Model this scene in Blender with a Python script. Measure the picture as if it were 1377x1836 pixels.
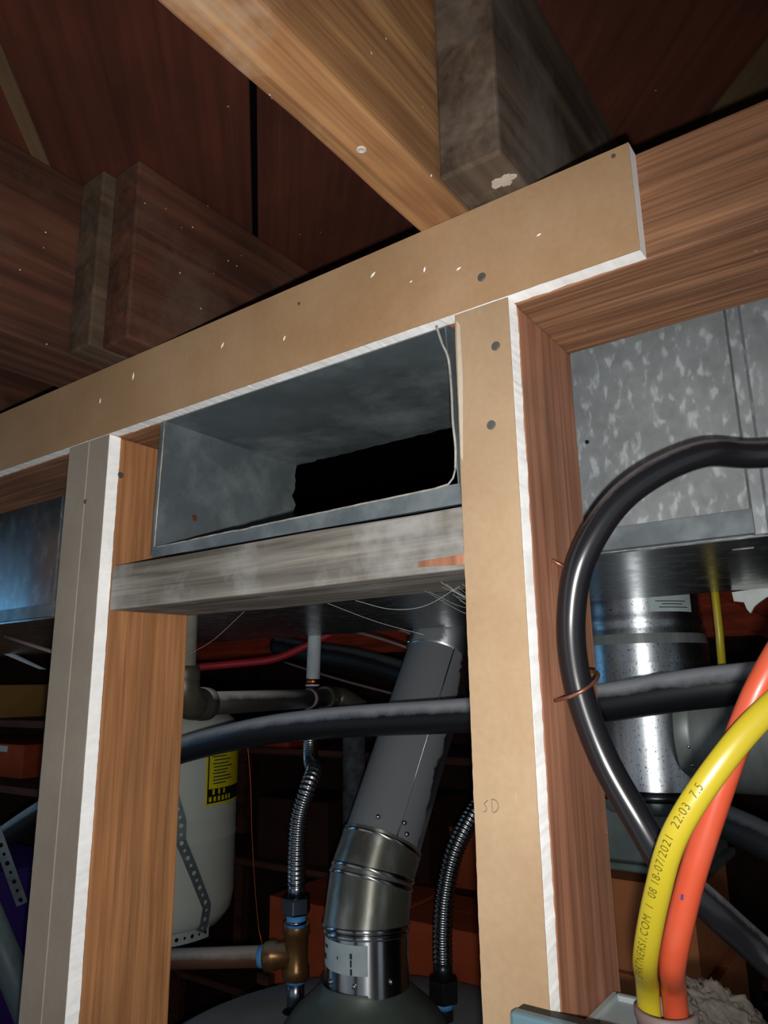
import bpy, bmesh, math, random
from mathutils import Vector, Matrix, noise as mnoise
random.seed(7)
for o in list(bpy.data.objects): bpy.data.objects.remove(o, do_unlink=True)
SC = bpy.context.scene
COL = SC.collection
PI = math.pi

# ------------------------------------------------------------------ camera
# world: X along the framed wall (right), Y through the wall (away from us), Z up; drywall face is Y = 0
cam_d = bpy.data.cameras.new('camera')
cam = bpy.data.objects.new('camera', cam_d)
COL.objects.link(cam)
RV = Vector((0.81114447, 0.58467409, -0.01417222))
UV = Vector((0.14598768, -0.17895099, 0.97296667))
FV = Vector((-0.56633227, 0.7912855, 0.23051032))
CAM = Vector((0, -.375, 1.8))
m = Matrix((RV, UV, -FV)).transposed().to_4x4()
m.translation = CAM
cam.matrix_world = m
cam_d.sensor_fit = 'HORIZONTAL'
cam_d.sensor_width = 36
cam_d.lens = 36 * 1310 / 1377
cam_d.clip_start = .01
SC.camera = cam

# ------------------------------------------------------------------ world, flash, exposure
wd = bpy.data.worlds.new('world')
SC.world = wd
wd.use_nodes = True
bg = wd.node_tree.nodes['Background']
bg.inputs['Color'].default_value = (.80, .90, 1.0, 1)
bg.inputs['Strength'].default_value = .27

fl = bpy.data.lights.new('phone_flash', 'SPOT')      # the phone's own flash, just below its lens
fl.energy = 15.0
fl.color = (1.0, .985, .95)
fl.spot_size = math.radians(130)
fl.spot_blend = 1.0
fl.shadow_soft_size = .004
flo = bpy.data.objects.new('phone_flash', fl)
COL.objects.link(flo)
mf = m.copy()
AIM = (FV - RV * .22 - UV * .08).normalized()
mf = AIM.to_track_quat('-Z', 'Y').to_matrix().to_4x4()
mf.translation = CAM - UV * .016 + RV * .003
flo.matrix_world = mf

SC.view_settings.view_transform = 'Standard'
SC.view_settings.look = 'None'
SC.view_settings.exposure = 0.15
SC.view_settings.gamma = 1.0
SC.view_settings.use_curve_mapping = False


# ------------------------------------------------------------------ materials
def lin(r, g, b):
    f = lambda c: (c / 255 / 12.92) if c / 255 <= .04045 else ((c / 255 + .055) / 1.055) ** 2.4
    return (f(r), f(g), f(b), 1)


class NT:
    def __init__(s, name):
        s.m = bpy.data.materials.new(name)
        s.m.use_nodes = True
        s.t = s.m.node_tree
        s.b = s.t.nodes['Principled BSDF']
        s.co = None

    def n(s, typ, **kw):
        nd = s.t.nodes.new(typ)
        for k, v in kw.items():
            if k in nd.inputs: nd.inputs[k].default_value = v
            else: setattr(nd, k, v)
        return nd

    def l(s, a, b): s.t.links.new(a, b)

    def coord(s, scale=(1, 1, 1), rot=(0, 0, 0), loc=(0, 0, 0)):
        if not s.co: s.co = s.n('ShaderNodeTexCoord')
        mp = s.n('ShaderNodeMapping')
        mp.inputs['Scale'].default_value = scale
        mp.inputs['Rotation'].default_value = rot
        mp.inputs['Location'].default_value = loc
        s.l(s.co.outputs['Object'], mp.inputs['Vector'])
        return mp.outputs['Vector']

    def noise(s, vec, sc, det=4, rough=.55, dist=0):
        nd = s.n('ShaderNodeTexNoise')
        nd.inputs['Scale'].default_value = sc
        nd.inputs['Detail'].default_value = det
        nd.inputs['Roughness'].default_value = rough
        nd.inputs['Distortion'].default_value = dist
        s.l(vec, nd.inputs['Vector'])
        return nd.outputs['Fac']

    def ramp(s, fac, stops):
        nd = s.n('ShaderNodeValToRGB')
        cr = nd.color_ramp
        while len(cr.elements) < len(stops): cr.elements.new(.5)
        for e, (p, c) in zip(cr.elements, stops):
            e.position = p
            e.color = c if len(c) == 4 else (*c, 1)
        s.l(fac, nd.inputs['Fac'])
        return nd.outputs['Color']

    def mix(s, fac, a, b, mode='MIX'):
        nd = s.n('ShaderNodeMix', data_type='RGBA', blend_type=mode)
        for i, v in ((0, fac), (6, a), (7, b)):
            if isinstance(v, (int, float, tuple)): nd.inputs[i].default_value = v
            else: s.l(v, nd.inputs[i])
        return nd.outputs[2]

    def bump(s, h, strength=.3, dist=.001):
        nd = s.n('ShaderNodeBump')
        nd.inputs['Strength'].default_value = strength
        nd.inputs['Distance'].default_value = dist
        s.l(h, nd.inputs['Height'])
        s.l(nd.outputs['Normal'], s.b.inputs['Normal'])

    def out(s, col=None, rough=.7, metal=0, spec=.4):
        if col is not None:
            if isinstance(col, tuple): s.b.inputs['Base Color'].default_value = col
            else: s.l(col, s.b.inputs['Base Color'])
        if isinstance(rough, (int, float)): s.b.inputs['Roughness'].default_value = rough
        else: s.l(rough, s.b.inputs['Roughness'])
        s.b.inputs['Metallic'].default_value = metal
        s.b.inputs['Specular IOR Level'].default_value = spec
        return s.m


def W4(v): return (v, v, v, 1)


def specks(t, col, colour=lin(225, 215, 205), sc=70, amount=.035, keep=.62):
    v = t.n('ShaderNodeTexVoronoi')
    v.inputs['Scale'].default_value = sc
    t.l(t.coord((1, 1, 1), loc=(.13, .07, .31)), v.inputs['Vector'])
    a = t.ramp(v.outputs['Distance'], [(amount, W4(1)), (amount * 1.9, W4(0))])
    sep = t.n('ShaderNodeSeparateColor')
    t.l(v.outputs['Color'], sep.inputs[0])
    k = t.ramp(sep.outputs[0], [(keep, W4(0)), (keep + .02, W4(1))])
    f = t.mix(1.0, a, k, 'MULTIPLY')
    return t.mix(f, col, colour)


def wood(name, dark, light, axis='Z', grain=55, rough=.75, dust=None, dust_amt=(.45, .7), sp=None, blotch=.35, bump=.25, spec=.3, lines=.5, figure=.22):
    t = NT(name)
    i = 'XYZ'.index(axis)
    sc = [grain] * 3
    sc[i] = grain * .045
    v = t.coord(tuple(sc))
    g1 = t.noise(v, 1.0, 6, .6, .7)
    sc2 = [grain * 3.2] * 3
    sc2[i] = grain * .06
    g2 = t.noise(t.coord(tuple(sc2)), 1.0, 3, .6)
    c = t.ramp(g1, [(.3, dark), (.68, light)])
    fine = t.ramp(g2, [(.36, W4(1 - lines)), (.6, W4(1))])
    c = t.mix(1.0, c, fine, 'MULTIPLY')
    sc3 = [13] * 3
    sc3[i] = .9
    pp = t.n('ShaderNodeMath', operation='PINGPONG')
    mu = t.n('ShaderNodeMath', operation='MULTIPLY')
    t.l(t.noise(t.coord(tuple(sc3), loc=(1.3, 2.1, .4)), 1.0, 2, .5, .3), mu.inputs[0])
    mu.inputs[1].default_value = 11
    t.l(mu.outputs[0], pp.inputs[0])
    pp.inputs[1].default_value = .5
    c = t.mix(1.0, c, t.ramp(pp.outputs[0], [(.0, W4(1 - figure)), (.32, W4(1))]), 'MULTIPLY')
    b = t.noise(t.coord((4, 4, 4), loc=(3, 1, 2)), 1.6, 3)
    c = t.mix(1.0, c, t.ramp(b, [(.3, W4(1 - blotch)), (.7, W4(1))]), 'MULTIPLY')
    if dust:
        d = t.noise(t.coord((7, 7, 7), loc=(.7, .2, 5)), 1.2, 5, .65)
        c = t.mix(t.ramp(d, [(dust_amt[0], W4(0)), (dust_amt[1], W4(1))]), c, dust)
    if sp: c = specks(t, c, **sp)
    t.bump(g2, bump, .0008)
    return t.out(c, rough, 0, spec)


def plain(name, col, rough=.6, metal=0, spec=.4, var=.25, sc=30, bump=0, dust=None, dust_amt=(.5, .7)):
    t = NT(name)
    n1 = t.noise(t.coord((1, 1, 1)), sc, 5, .6)
    c = t.mix(1.0, col, t.ramp(n1, [(.3, W4(1 - var)), (.7, W4(1))]), 'MULTIPLY')
    if dust:
        d = t.noise(t.coord((1, 1, 1), loc=(2, 2, 1)), sc * .6, 4)
        c = t.mix(t.ramp(d, [(dust_amt[0], W4(0)), (dust_amt[1], W4(1))]), c, dust)
    if bump: t.bump(n1, bump, .001)
    return t.out(c, rough, metal, spec)


def dusty_top(name, col, dust, rough=.4, spec=.5, lo=.15, hi=.75, var=.2, sc=40, metal=0):
    """a smooth plastic skin with settled dust on whatever faces up"""
    t = NT(name)
    g = t.n('ShaderNodeNewGeometry')
    sx = t.n('ShaderNodeSeparateXYZ')
    t.l(g.outputs['Normal'], sx.inputs[0])
    n1 = t.noise(t.coord((1, 1, 1)), sc, 5, .65)
    ad = t.n('ShaderNodeMath', operation='MULTIPLY_ADD')
    t.l(n1, ad.inputs[0])
    ad.inputs[1].default_value = .5
    t.l(sx.outputs['Z'], ad.inputs[2])
    f = t.ramp(ad.outputs[0], [(lo + .25, W4(0)), (hi + .25, W4(1))])
    c = t.mix(f, col, dust)
    r = t.mix(f, W4(rough), W4(.9))
    mm = t.out(c, r, 0, spec)
    if metal: t.l(t.mix(f, W4(metal), W4(0)), t.b.inputs['Metallic'])
    return mm


def galv(name, base=(.26, .28, .30), metal=.55, rough=.42, contrast=.5, scale=60, stretch=(1, 1, 1), rot=(0, .7, 0), flakes=.35, dust=None, dust_amt=(.45, .7), spec=.5):
    t = NT(name)
    vec = t.coord(stretch, rot)
    f1 = t.noise(vec, scale, 2, .5, .25)
    f2 = t.noise(t.coord((1, 1, 1), loc=(9, 3, 1)), scale * .45, 3, .6)
    b = lambda k: tuple(min(1, c * k) for c in base) + (1,)
    c = t.ramp(f2, [(.32, b(1 - contrast * .5)), (.68, b(1 + contrast * .3))])
    fl_ = t.ramp(f1, [(.55, W4(0)), (.68, W4(flakes))])
    c = t.mix(fl_, c, b(2.3))
    big = t.noise(t.coord((1, 1, 1), loc=(4, 2, 0)), 9, 4)
    c = t.mix(1.0, c, t.ramp(big, [(.3, W4(.78)), (.7, W4(1))]), 'MULTIPLY')
    if dust:
        d = t.noise(t.coord((1, 1, 1), loc=(1, 6, 2)), 11, 5, .65)
        df = t.ramp(d, [(dust_amt[0], W4(0)), (dust_amt[1], W4(1))])
        c = t.mix(df, c, dust)
    rr = t.ramp(f1, [(.3, W4(rough * .85)), (.7, W4(rough * 1.2))])
    return t.out(c, rr, metal, spec)


MAT = {}
def mat(k): return MAT[k]

MAT['plate'] = wood('top_plate_fir', lin(128, 84, 58), lin(174, 126, 92), 'X', 105, .7, None, sp=dict(sc=38, amount=.03, keep=.7), blotch=.25, bump=.5, lines=.45)
MAT['stud_l'] = wood('stud_orange_fir', lin(150, 98, 60), lin(182, 128, 84), 'Z', 115, .62, None, blotch=.22, lines=.2, figure=.16)
MAT['stud_r'] = wood('stud_red_fir', lin(146, 94, 70), lin(184, 130, 102), 'Z', 100, .65, lin(112, 88, 66), (.55, .78), sp=dict(sc=60, amount=.02, keep=.75), blotch=.3, lines=.22)
MAT['blocking'] = wood('weathered_blocking', lin(98, 92, 82), lin(164, 158, 148), 'X', 60, .85, lin(156, 155, 154), (.5, .74), blotch=.3, bump=.6, lines=.4, figure=.35)
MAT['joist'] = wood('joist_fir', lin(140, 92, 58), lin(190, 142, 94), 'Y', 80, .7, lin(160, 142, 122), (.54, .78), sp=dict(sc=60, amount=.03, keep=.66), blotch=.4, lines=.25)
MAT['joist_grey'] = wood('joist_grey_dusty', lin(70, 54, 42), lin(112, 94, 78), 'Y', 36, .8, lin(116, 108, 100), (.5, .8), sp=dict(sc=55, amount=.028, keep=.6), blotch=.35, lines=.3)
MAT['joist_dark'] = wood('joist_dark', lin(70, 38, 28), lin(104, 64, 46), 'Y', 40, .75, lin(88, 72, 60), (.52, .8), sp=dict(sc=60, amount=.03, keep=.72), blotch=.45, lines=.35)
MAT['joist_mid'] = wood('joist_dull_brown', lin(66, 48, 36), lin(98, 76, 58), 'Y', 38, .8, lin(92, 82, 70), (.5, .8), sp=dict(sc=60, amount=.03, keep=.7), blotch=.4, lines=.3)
for k, (a, b) in enumerate([((64, 30, 20), (88, 44, 31)), ((70, 34, 22), (94, 50, 36)), ((58, 28, 20), (80, 43, 31)), ((88, 68, 48), (108, 86, 62))]):
    t = NT('subfloor_plank_%d' % k)
    v = t.coord((45, 45, 45), (0, 0, 0))
    # grain runs along the plank, which lies on the 135 degree diagonal
    mp = t.coord((1, 1, 1), (0, 0, PI / 4))
    sc = t.n('ShaderNodeVectorMath', operation='MULTIPLY')
    t.l(mp, sc.inputs[0])
    sc.inputs[1].default_value = (3, 70, 70)
    g1 = t.noise(sc.outputs[0], 1, 6, .6, .8)
    c = t.ramp(g1, [(.3, lin(*a)), (.7, lin(*b))])
    c = t.mix(1.0, c, t.ramp(t.noise(t.coord((1, 1, 1)), 7, 4), [(.3, W4(.6)), (.7, W4(1))]), 'MULTIPLY')
    MAT['plank%d' % k] = t.out(specks(t, c, sc=45, amount=.03, keep=.8, colour=lin(150, 130, 110)), .8, 0, .25)


def paper(name, col, col2, tint=.5):
    t = NT(name)
    a = t.noise(t.coord((1, 1, 1)), 10, 5, .6)
    f = t.noise(t.coord((240, 240, 240)), 1, 3)
    c = t.ramp(a, [(.32, col2), (.66, col)])
    c = t.mix(1.0, c, t.ramp(f, [(.3, W4(.92)), (.7, W4(1))]), 'MULTIPLY')
    st = t.noise(t.coord((30, 30, 9), loc=(5, 1, 3)), 1.5, 5, .7)
    c = t.mix(t.ramp(st, [(.66, W4(0)), (.8, W4(.55))]), c, lin(180, 164, 144))
    c = specks(t, c, lin(236, 226, 210), 30, .028, .86)
    t.bump(f, .12, .0004)
    return t.out(c, .85, 0, .2)


MAT['paper_tan'] = paper('drywall_paper_tan', lin(156, 127, 97), lin(143, 111, 79))
MAT['paper_post'] = paper('drywall_paper_pale_tan', lin(156, 133, 106), lin(143, 117, 90))
MAT['paper_grey'] = paper('drywall_paper_grey', lin(150, 139, 126), lin(137, 124, 110))
MAT['gypsum'] = plain('gypsum_core', lin(250, 248, 246), .9, 0, .2, .10, 160, .15)
MAT['gypsum_dust'] = plain('gypsum_smear', lin(178, 166, 152), .95, 0, .1, .2, 90)
MAT['nail'] = plain('drywall_nail_steel', lin(112, 110, 108), .5, .6, .5, .3, 200)
MAT['galv_front'] = galv('galvanised_spangle', (.225, .242, .252), .28, .45, .3, 150, (1, 1, .5), (0, .85, 0), .5)
MAT['galv_smooth'] = galv('galvanised_smooth', (.34, .37, .39), .85, .30, .3, 60, (1, 1, .6), (0, .85, 0), .2)
MAT['galv_bottom'] = galv('galvanised_dark_sheen', (.30, .32, .33), .92, .26, .3, 60)
MAT['galv_boot'] = galv('galvanised_boot', (.135, .160, .172), .45, .40, .3, 45, flakes=.06, dust=lin(150, 158, 161), dust_amt=(.47, .80))
MAT['galv_edge'] = plain('cut_sheet_edge', lin(164, 160, 152), .6, .2, .4, .5, 120)
MAT['duct_dark'] = plain('duct_inside_shade', (.0025, .0025, .003, 1), 1, 0, 0)  # near-black colour holds the shade inside the duct
def shiny(name, base, rough, aniso, speck=.0, dust=None, dust_amt=(.5, .6), metal=1.0):
    t = NT(name)
    n1 = t.noise(t.coord((30, 30, 2.5)), 2.2, 4, .6)
    c = t.mix(1.0, base, t.ramp(n1, [(.3, W4(.6)), (.7, W4(1))]), 'MULTIPLY')
    if speck:
        s_ = t.noise(t.coord((1, 1, .55)), 520, 3, .7)
        c = t.mix(t.ramp(s_, [(.28 + speck, W4(1)), (.36 + speck, W4(0))]), c, (.02, .025, .03, 1))
    if dust:
        d = t.noise(t.coord((1, 1, .4), loc=(1, 6, 2)), 14, 4, .6)
        c = t.mix(t.ramp(d, [(dust_amt[0], W4(0)), (dust_amt[1], W4(1))]), c, dust)
    t.b.inputs['Anisotropic'].default_value = aniso
    if aniso:
        tg = t.n('ShaderNodeTangent', direction_type='RADIAL', axis='Z')
        t.l(tg.outputs[0], t.b.inputs['Tangent'])
        t.b.inputs['Anisotropic Rotation'].default_value = .25
    return t.out(c, rough, metal, .5)
MAT['round'] = shiny('bright_round_duct', (.90, .95, 1.0, 1), .41, .72, .05)
MAT['flue'] = shiny('flue_metal', (.66, .68, .70, 1), .27, .9, 0)
MAT['flue_dull'] = shiny('flue_metal_dull', (.46, .46, .43, 1), .42, .8, 0, lin(118, 118, 108), (.44, .58), .75)
MAT['flue_dust'] = dusty_top('flue_dusty', (.40, .43, .45, 1), lin(118, 121, 124), .36, .5, .16, .22, sc=14, metal=1.0)
MAT['branch'] = shiny('branch_duct_grey', (.24, .27, .265, 1), .42, 0, 0, lin(118, 124, 120), (.5, .6), .35)
MAT['boot_green'] = plain('duct_boot_greenish', lin(96, 106, 104), .5, .5, .5, .4, 24)
MAT['black_tube'] = dusty_top('black_tube', (.008, .008, .010, 1), lin(92, 88, 90), .24, .6, .45, 1.1, sc=60)
MAT['black_pipe'] = dusty_top('black_pipe_dusty', (.008, .0085, .011, 1), lin(160, 163, 169), .4, .45, .15, .62)
MAT['black_far'] = dusty_top('black_pipe_far', (.010, .011, .013, 1), lin(80, 86, 92), .5, .4, .5, .95)
MAT['yellow'] = plain('yellow_jacket', lin(172, 154, 36), .32, 0, .5, .06, 20)
MAT['orange'] = plain('orange_jacket', lin(188, 74, 46), .36, 0, .5, .08, 24, 0, lin(192, 94, 70), (.5, .8))
MAT['ink'] = plain('cable_ink', lin(104, 92, 24), .6, 0, .2, .5, 300)
MAT['ink_blue'] = plain('ink_violet', lin(70, 40, 120), .6)
MAT['pencil'] = plain('pencil_mark', lin(120, 100, 80), .8)
MAT['panel_grey'] = plain('panel_grey_enamel', lin(142, 152, 154), .45, 0, .5, .15, 30, 0, lin(160, 164, 162), (.5, .8))
MAT['panel_cover'] = plain('panel_cover_blue_grey', lin(84, 108, 118), .35, 0, .5, .1, 30)
MAT['bushing'] = plain('bushing_brown_grey', lin(120, 104, 102), .6)
MAT['lint'] = plain('grey_lint', lin(92, 86, 79), 1, 0, .1, .5, 140, 1.0)
MAT['rusty'] = plain('rusty_nail', lin(150, 100, 82), .38, .7, .5, .4, 160)
MAT['tank_white'] = plain('tank_white_enamel', lin(186, 190, 182), .35, 0, .5, .06, 8)
MAT['label_yellow'] = plain('label_yellow', lin(222, 206, 30), .5)
MAT['label_black'] = plain('label_black', (.012, .011, .008, 1), .5)
MAT['label_white'] = plain('label_white', lin(176, 190, 192), .6, 0, .3, .15, 60)
MAT['label_ink'] = plain('label_ink', lin(40, 56, 62), .6)
MAT['strap'] = plain('strap_galvanised', lin(120, 132, 138), .45, .55, .5, .35, 60)
MAT['strap_pale'] = plain('strap_galvanised_pale', lin(186, 192, 188), .5, .3, .5, .2, 60)
MAT['iron'] = plain('gas_pipe_iron', lin(62, 58, 50), .4, .3, .5, .4, 60)
MAT['iron_grey'] = plain('gas_pipe_grey', lin(108, 104, 96), .7, 0, .3, .45, 50)
MAT['iron_dust'] = dusty_top('gas_pipe_dusty', lin(30, 27, 24), lin(128, 126, 122), .5, .4, .2, .7)
MAT['pvc'] = plain('white_pvc', lin(196, 204, 208), .4)
MAT['copper'] = plain('copper', lin(206, 110, 66), .3, 1)
MAT['copper_wire'] = plain('copper_wire', lin(150, 72, 44), .3, 1)
MAT['flex'] = plain('stainless_flex', (.50, .51, .53, 1), .24, 1, .5, .15, 60)
MAT['brass'] = dusty_top('brass_fitting', lin(118, 86, 50), lin(108, 104, 90), .34, .5, .45, .8, metal=.7)
MAT['pipe_dusty'] = dusty_top('copper_pipe_dusty', lin(84, 52, 40), lin(142, 136, 132), .5, .4, .1, .55)
MAT['tape'] = plain('blue_thread_tape', lin(84, 150, 216), .6)
MAT['chrome'] = plain('chrome_nut', (.30, .34, .40, 1), .25, 1)
MAT['dark_nut'] = plain('dark_nut', (.05, .055, .06, 1), .3, .8)
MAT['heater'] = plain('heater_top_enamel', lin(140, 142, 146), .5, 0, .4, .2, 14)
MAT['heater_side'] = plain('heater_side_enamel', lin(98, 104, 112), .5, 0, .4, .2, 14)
MAT['hood'] = plain('draft_hood_metal', lin(98, 106, 100), .5, .4, .4, .35, 22)
MAT['red_pex'] = plain('red_pex', lin(168, 40, 50), .4)
MAT['girder'] = wood('girder_red_fir', lin(150, 48, 22), lin(214, 84, 44), 'X', 30, .7, None, blotch=.4, lines=.35)
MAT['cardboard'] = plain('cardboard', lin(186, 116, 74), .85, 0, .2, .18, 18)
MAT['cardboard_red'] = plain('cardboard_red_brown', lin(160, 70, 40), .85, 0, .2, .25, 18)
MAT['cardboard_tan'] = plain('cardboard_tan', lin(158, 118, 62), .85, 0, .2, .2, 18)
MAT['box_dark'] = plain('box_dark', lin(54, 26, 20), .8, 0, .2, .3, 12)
MAT['red_plastic'] = plain('red_plastic', lin(150, 40, 30), .45, 0, .4)
MAT['purple'] = plain('purple_plastic', lin(52, 30, 104), .5)
MAT['blue_plastic'] = plain('blue_plastic', lin(36, 110, 170), .45)
MAT['grey_pipe'] = dusty_top('grey_pvc_conduit', lin(70, 84, 90), lin(110, 124, 128), .5, .4, .3, .8)
MAT['white_card'] = plain('white_card', lin(228, 234, 236), .6)
MAT['shelf'] = wood('shelf_board', lin(64, 32, 22), lin(96, 54, 36), 'X', 30, .8, None)
MAT['concrete'] = plain('basement_wall', lin(70, 48, 40), .9, 0, .2, .4, 6)
MAT['floor'] = plain('concrete_floor', lin(92, 84, 78), .85, 0, .2, .35, 5)
MAT['over'] = plain('floor_above_shade', (.004, .003, .003, 1), 1, 0, 0)  # near-black stands for the darkness above the plank gap
MAT['web'] = plain('cobweb', lin(206, 206, 204), .8)
MAT['furnace'] = plain('grey_dark', lin(56, 58, 60), .6)


# ------------------------------------------------------------------ mesh helpers
class MB:
    def __init__(s): s.v = []; s.f = []; s.sm = []

    def add(s, V, F, smooth=False):
        k = len(s.v)
        s.v += [Vector(p) for p in V]
        s.f += [tuple(i + k for i in q) for q in F]
        s.sm += [smooth] * len(F)
        return s

    def box(s, x0, x1, y0, y1, z0, z1):
        V = [(x, y, z) for z in (z0, z1) for y in (y0, y1) for x in (x0, x1)]
        return s.add(V, [(0, 2, 3, 1), (4, 5, 7, 6), (0, 1, 5, 4), (2, 6, 7, 3), (0, 4, 6, 2), (1, 3, 7, 5)])

    def tube(s, P, R, seg=16, caps=True, sx=1.0, up=None, smooth=True):
        """tube along points; R a number or list; sx widens one cross axis (flat cable)"""
        P = [Vector(p) for p in P]
        n = len(P)
        if not isinstance(R, (list, tuple)): R = [R] * n
        T = []
        for i in range(n):
            d = P[min(i + 1, n - 1)] - P[max(i - 1, 0)]
            T.append(d.normalized())
        a = Vector(up) if up else (Vector((0, 0, 1)) if abs(T[0].z) < .9 else Vector((1, 0, 0)))
        N = (a - T[0] * a.dot(T[0])).normalized()
        V = []
        for i in range(n):
            N = (N - T[i] * N.dot(T[i])).normalized()
            B = T[i].cross(N)
            for j in range(seg):
                t = 2 * PI * j / seg
                V.append(P[i] + (N * math.cos(t) + B * math.sin(t) * sx) * R[i])
        F = [(i * seg + j, i * seg + (j + 1) % seg, (i + 1) * seg + (j + 1) % seg, (i + 1) * seg + j) for i in range(n - 1) for j in range(seg)]
        k = len(s.v)
        s.add(V, F, smooth)
        if caps:
            s.f += [tuple(k + j for j in reversed(range(seg))), tuple(k + (n - 1) * seg + j for j in range(seg))]
            s.sm += [False, False]
        return s

    def lathe(s, prof, c, seg=40, axis=(0, 0, 1), a0=0, a1=2 * PI, smooth=True, caps=True):
        """profile of (radius, height) about an axis through c"""
        A = Vector(axis).normalized()
        u = Vector((1, 0, 0)) if abs(A.x) < .9 else Vector((0, 1, 0))
        u = (u - A * u.dot(A)).normalized()
        w = A.cross(u)
        full = abs(a1 - a0 - 2 * PI) < 1e-6
        ns = seg if full else seg + 1
        c = Vector(c)
        V = []
        for r, hh in prof:
            for j in range(ns):
                t = a0 + (a1 - a0) * j / seg
                V.append(c + A * hh + (u * math.cos(t) + w * math.sin(t)) * r)
        F = []
        for i in range(len(prof) - 1):
            for j in range(seg):
                j2 = (j + 1) % ns if full else j + 1
                F.append((i * ns + j, i * ns + j2, (i + 1) * ns + j2, (i + 1) * ns + j))
        k = len(s.v)
        s.add(V, F, smooth)
        if full and caps:
            s.f += [tuple(k + j for j in reversed(range(ns))), tuple(k + (len(prof) - 1) * ns + j for j in range(ns))]
            s.sm += [False, False]
        return s

    def prism(s, poly, d):
        """extrude a planar polygon (3D points) by vector d"""
        n = len(poly)
        V = [Vector(p) for p in poly] + [Vector(p) + Vector(d) for p in poly]
        F = [tuple(reversed(range(n))), tuple(range(n, 2 * n))] + [(i, (i + 1) % n, n + (i + 1) % n, n + i) for i in range(n)]
        return s.add(V, F)

    def build(s, name, material, parent=None, bevel=0, origin=None, bseg=2, fixn=True):
        lo = [min(p[i] for p in s.v) for i in range(3)]
        hi = [max(p[i] for p in s.v) for i in range(3)]
        c = Vector(((lo[0] + hi[0]) / 2, (lo[1] + hi[1]) / 2, lo[2])) if origin is None else Vector(origin)
        me = bpy.data.meshes.new(name)
        me.from_pydata([p - c for p in s.v], [], s.f)
        me.polygons.foreach_set('use_smooth', s.sm)
        me.materials.append(material)
        if fixn:
            bm = bmesh.new(); bm.from_mesh(me)
            bmesh.ops.recalc_face_normals(bm, faces=bm.faces)
            bm.to_mesh(me); bm.free()
        me.update()
        o = bpy.data.objects.new(name, me)
        COL.objects.link(o)
        if parent is not None:
            o.parent = parent
            o.location = c - WL[parent.name]
        else:
            o.location = c
        WL[o.name] = c
        if bevel:
            bv = o.modifiers.new('bevel', 'BEVEL')
            bv.width = bevel; bv.segments = bseg; bv.limit_method = 'ANGLE'; bv.angle_limit = math.radians(40)
        return o


WL = {}
def tag(o, label, cat, group=None):
    o['label'] = label
    o['category'] = cat
    if group: o['group'] = group
    return o

def empty(name, loc):
    o = bpy.data.objects.new(name, None)
    COL.objects.link(o)
    o.location = loc
    o.empty_display_size = .02
    WL[o.name] = Vector(loc)
    return o

def struct(o):
    o['kind'] = 'structure'
    return o

def spline(P, n=12):
    """Catmull-Rom through points"""
    P = [Vector(p) for p in P]
    P = [P[0] * 2 - P[1]] + P + [P[-1] * 2 - P[-2]]
    out = []
    for i in range(1, len(P) - 2):
        a, b, c, d = P[i - 1:i + 3]
        for k in range(n):
            t = k / n
            out.append(.5 * ((2 * b) + (c - a) * t + (2 * a - 5 * b + 4 * c - d) * t * t + (3 * b - a - 3 * c + d) * t ** 3))
    out.append(P[-2])
    return out

def lumber(name, x0, x1, y0, y1, z0, z1, material, axis, parent=None, bevel=.0018, warp=.0008, seed=0):
    """a sawn board: sectioned along its length, arrises a touch uneven"""
    ax = 'XYZ'.index(axis)
    L = (x1 - x0, y1 - y0, z1 - z0)[ax]
    n = max(2, min(60, int(L / .04)))
    oth = [i for i in range(3) if i != ax]
    lo = (x0, y0, z0); hi = (x1, y1, z1)
    rng = random.Random(seed + int(abs(x0 * 7919 + y0 * 104729 + z0 * 1299) * 10))
    off = rng.random() * 50
    V = []
    for k in range(n + 1):
        t = lo[ax] + (hi[ax] - lo[ax]) * k / n
        for ci, (a, b) in enumerate(((0, 0), (1, 0), (1, 1), (0, 1))):
            p = [0, 0, 0]
            p[ax] = t
            for o_, s_ in zip(oth, (a, b)):
                p[o_] = (hi if s_ else lo)[o_] + (mnoise.noise((t * 9 + off, ci * 3.1, o_ * 7.7)) * warp)
            V.append(p)
    F = [(k * 4 + c, k * 4 + (c + 1) % 4, (k + 1) * 4 + (c + 1) % 4, (k + 1) * 4 + c) for k in range(n) for c in range(4)]
    F += [(3, 2, 1, 0), (n * 4, n * 4 + 1, n * 4 + 2, n * 4 + 3)]
    return MB().add(V, F).build(name, material, parent, bevel)


# ================================================================== THE SETTING
ZP, ZS = 2.101, 2.285           # underside of joists / underside of subfloor planks
XL, XR, YN, YF = -3.3, 1.2, -1.6, 2.9

struct(MB().box(XL - .1, XR + .1, YN, YF + .1, -.1, 0).build('floor', mat('floor')))
struct(MB().box(XL - .1, XR + .1, YF, YF + .1, 0, 2.45).build('wall_back', mat('concrete')))
struct(MB().box(XR, XR + .1, .12, YF, 0, 2.45).build('wall_right', mat('concrete')))
struct(MB().box(XL - .1, XL, .12, YF, 0, 2.45).build('wall_left', mat('concrete')))
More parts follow.
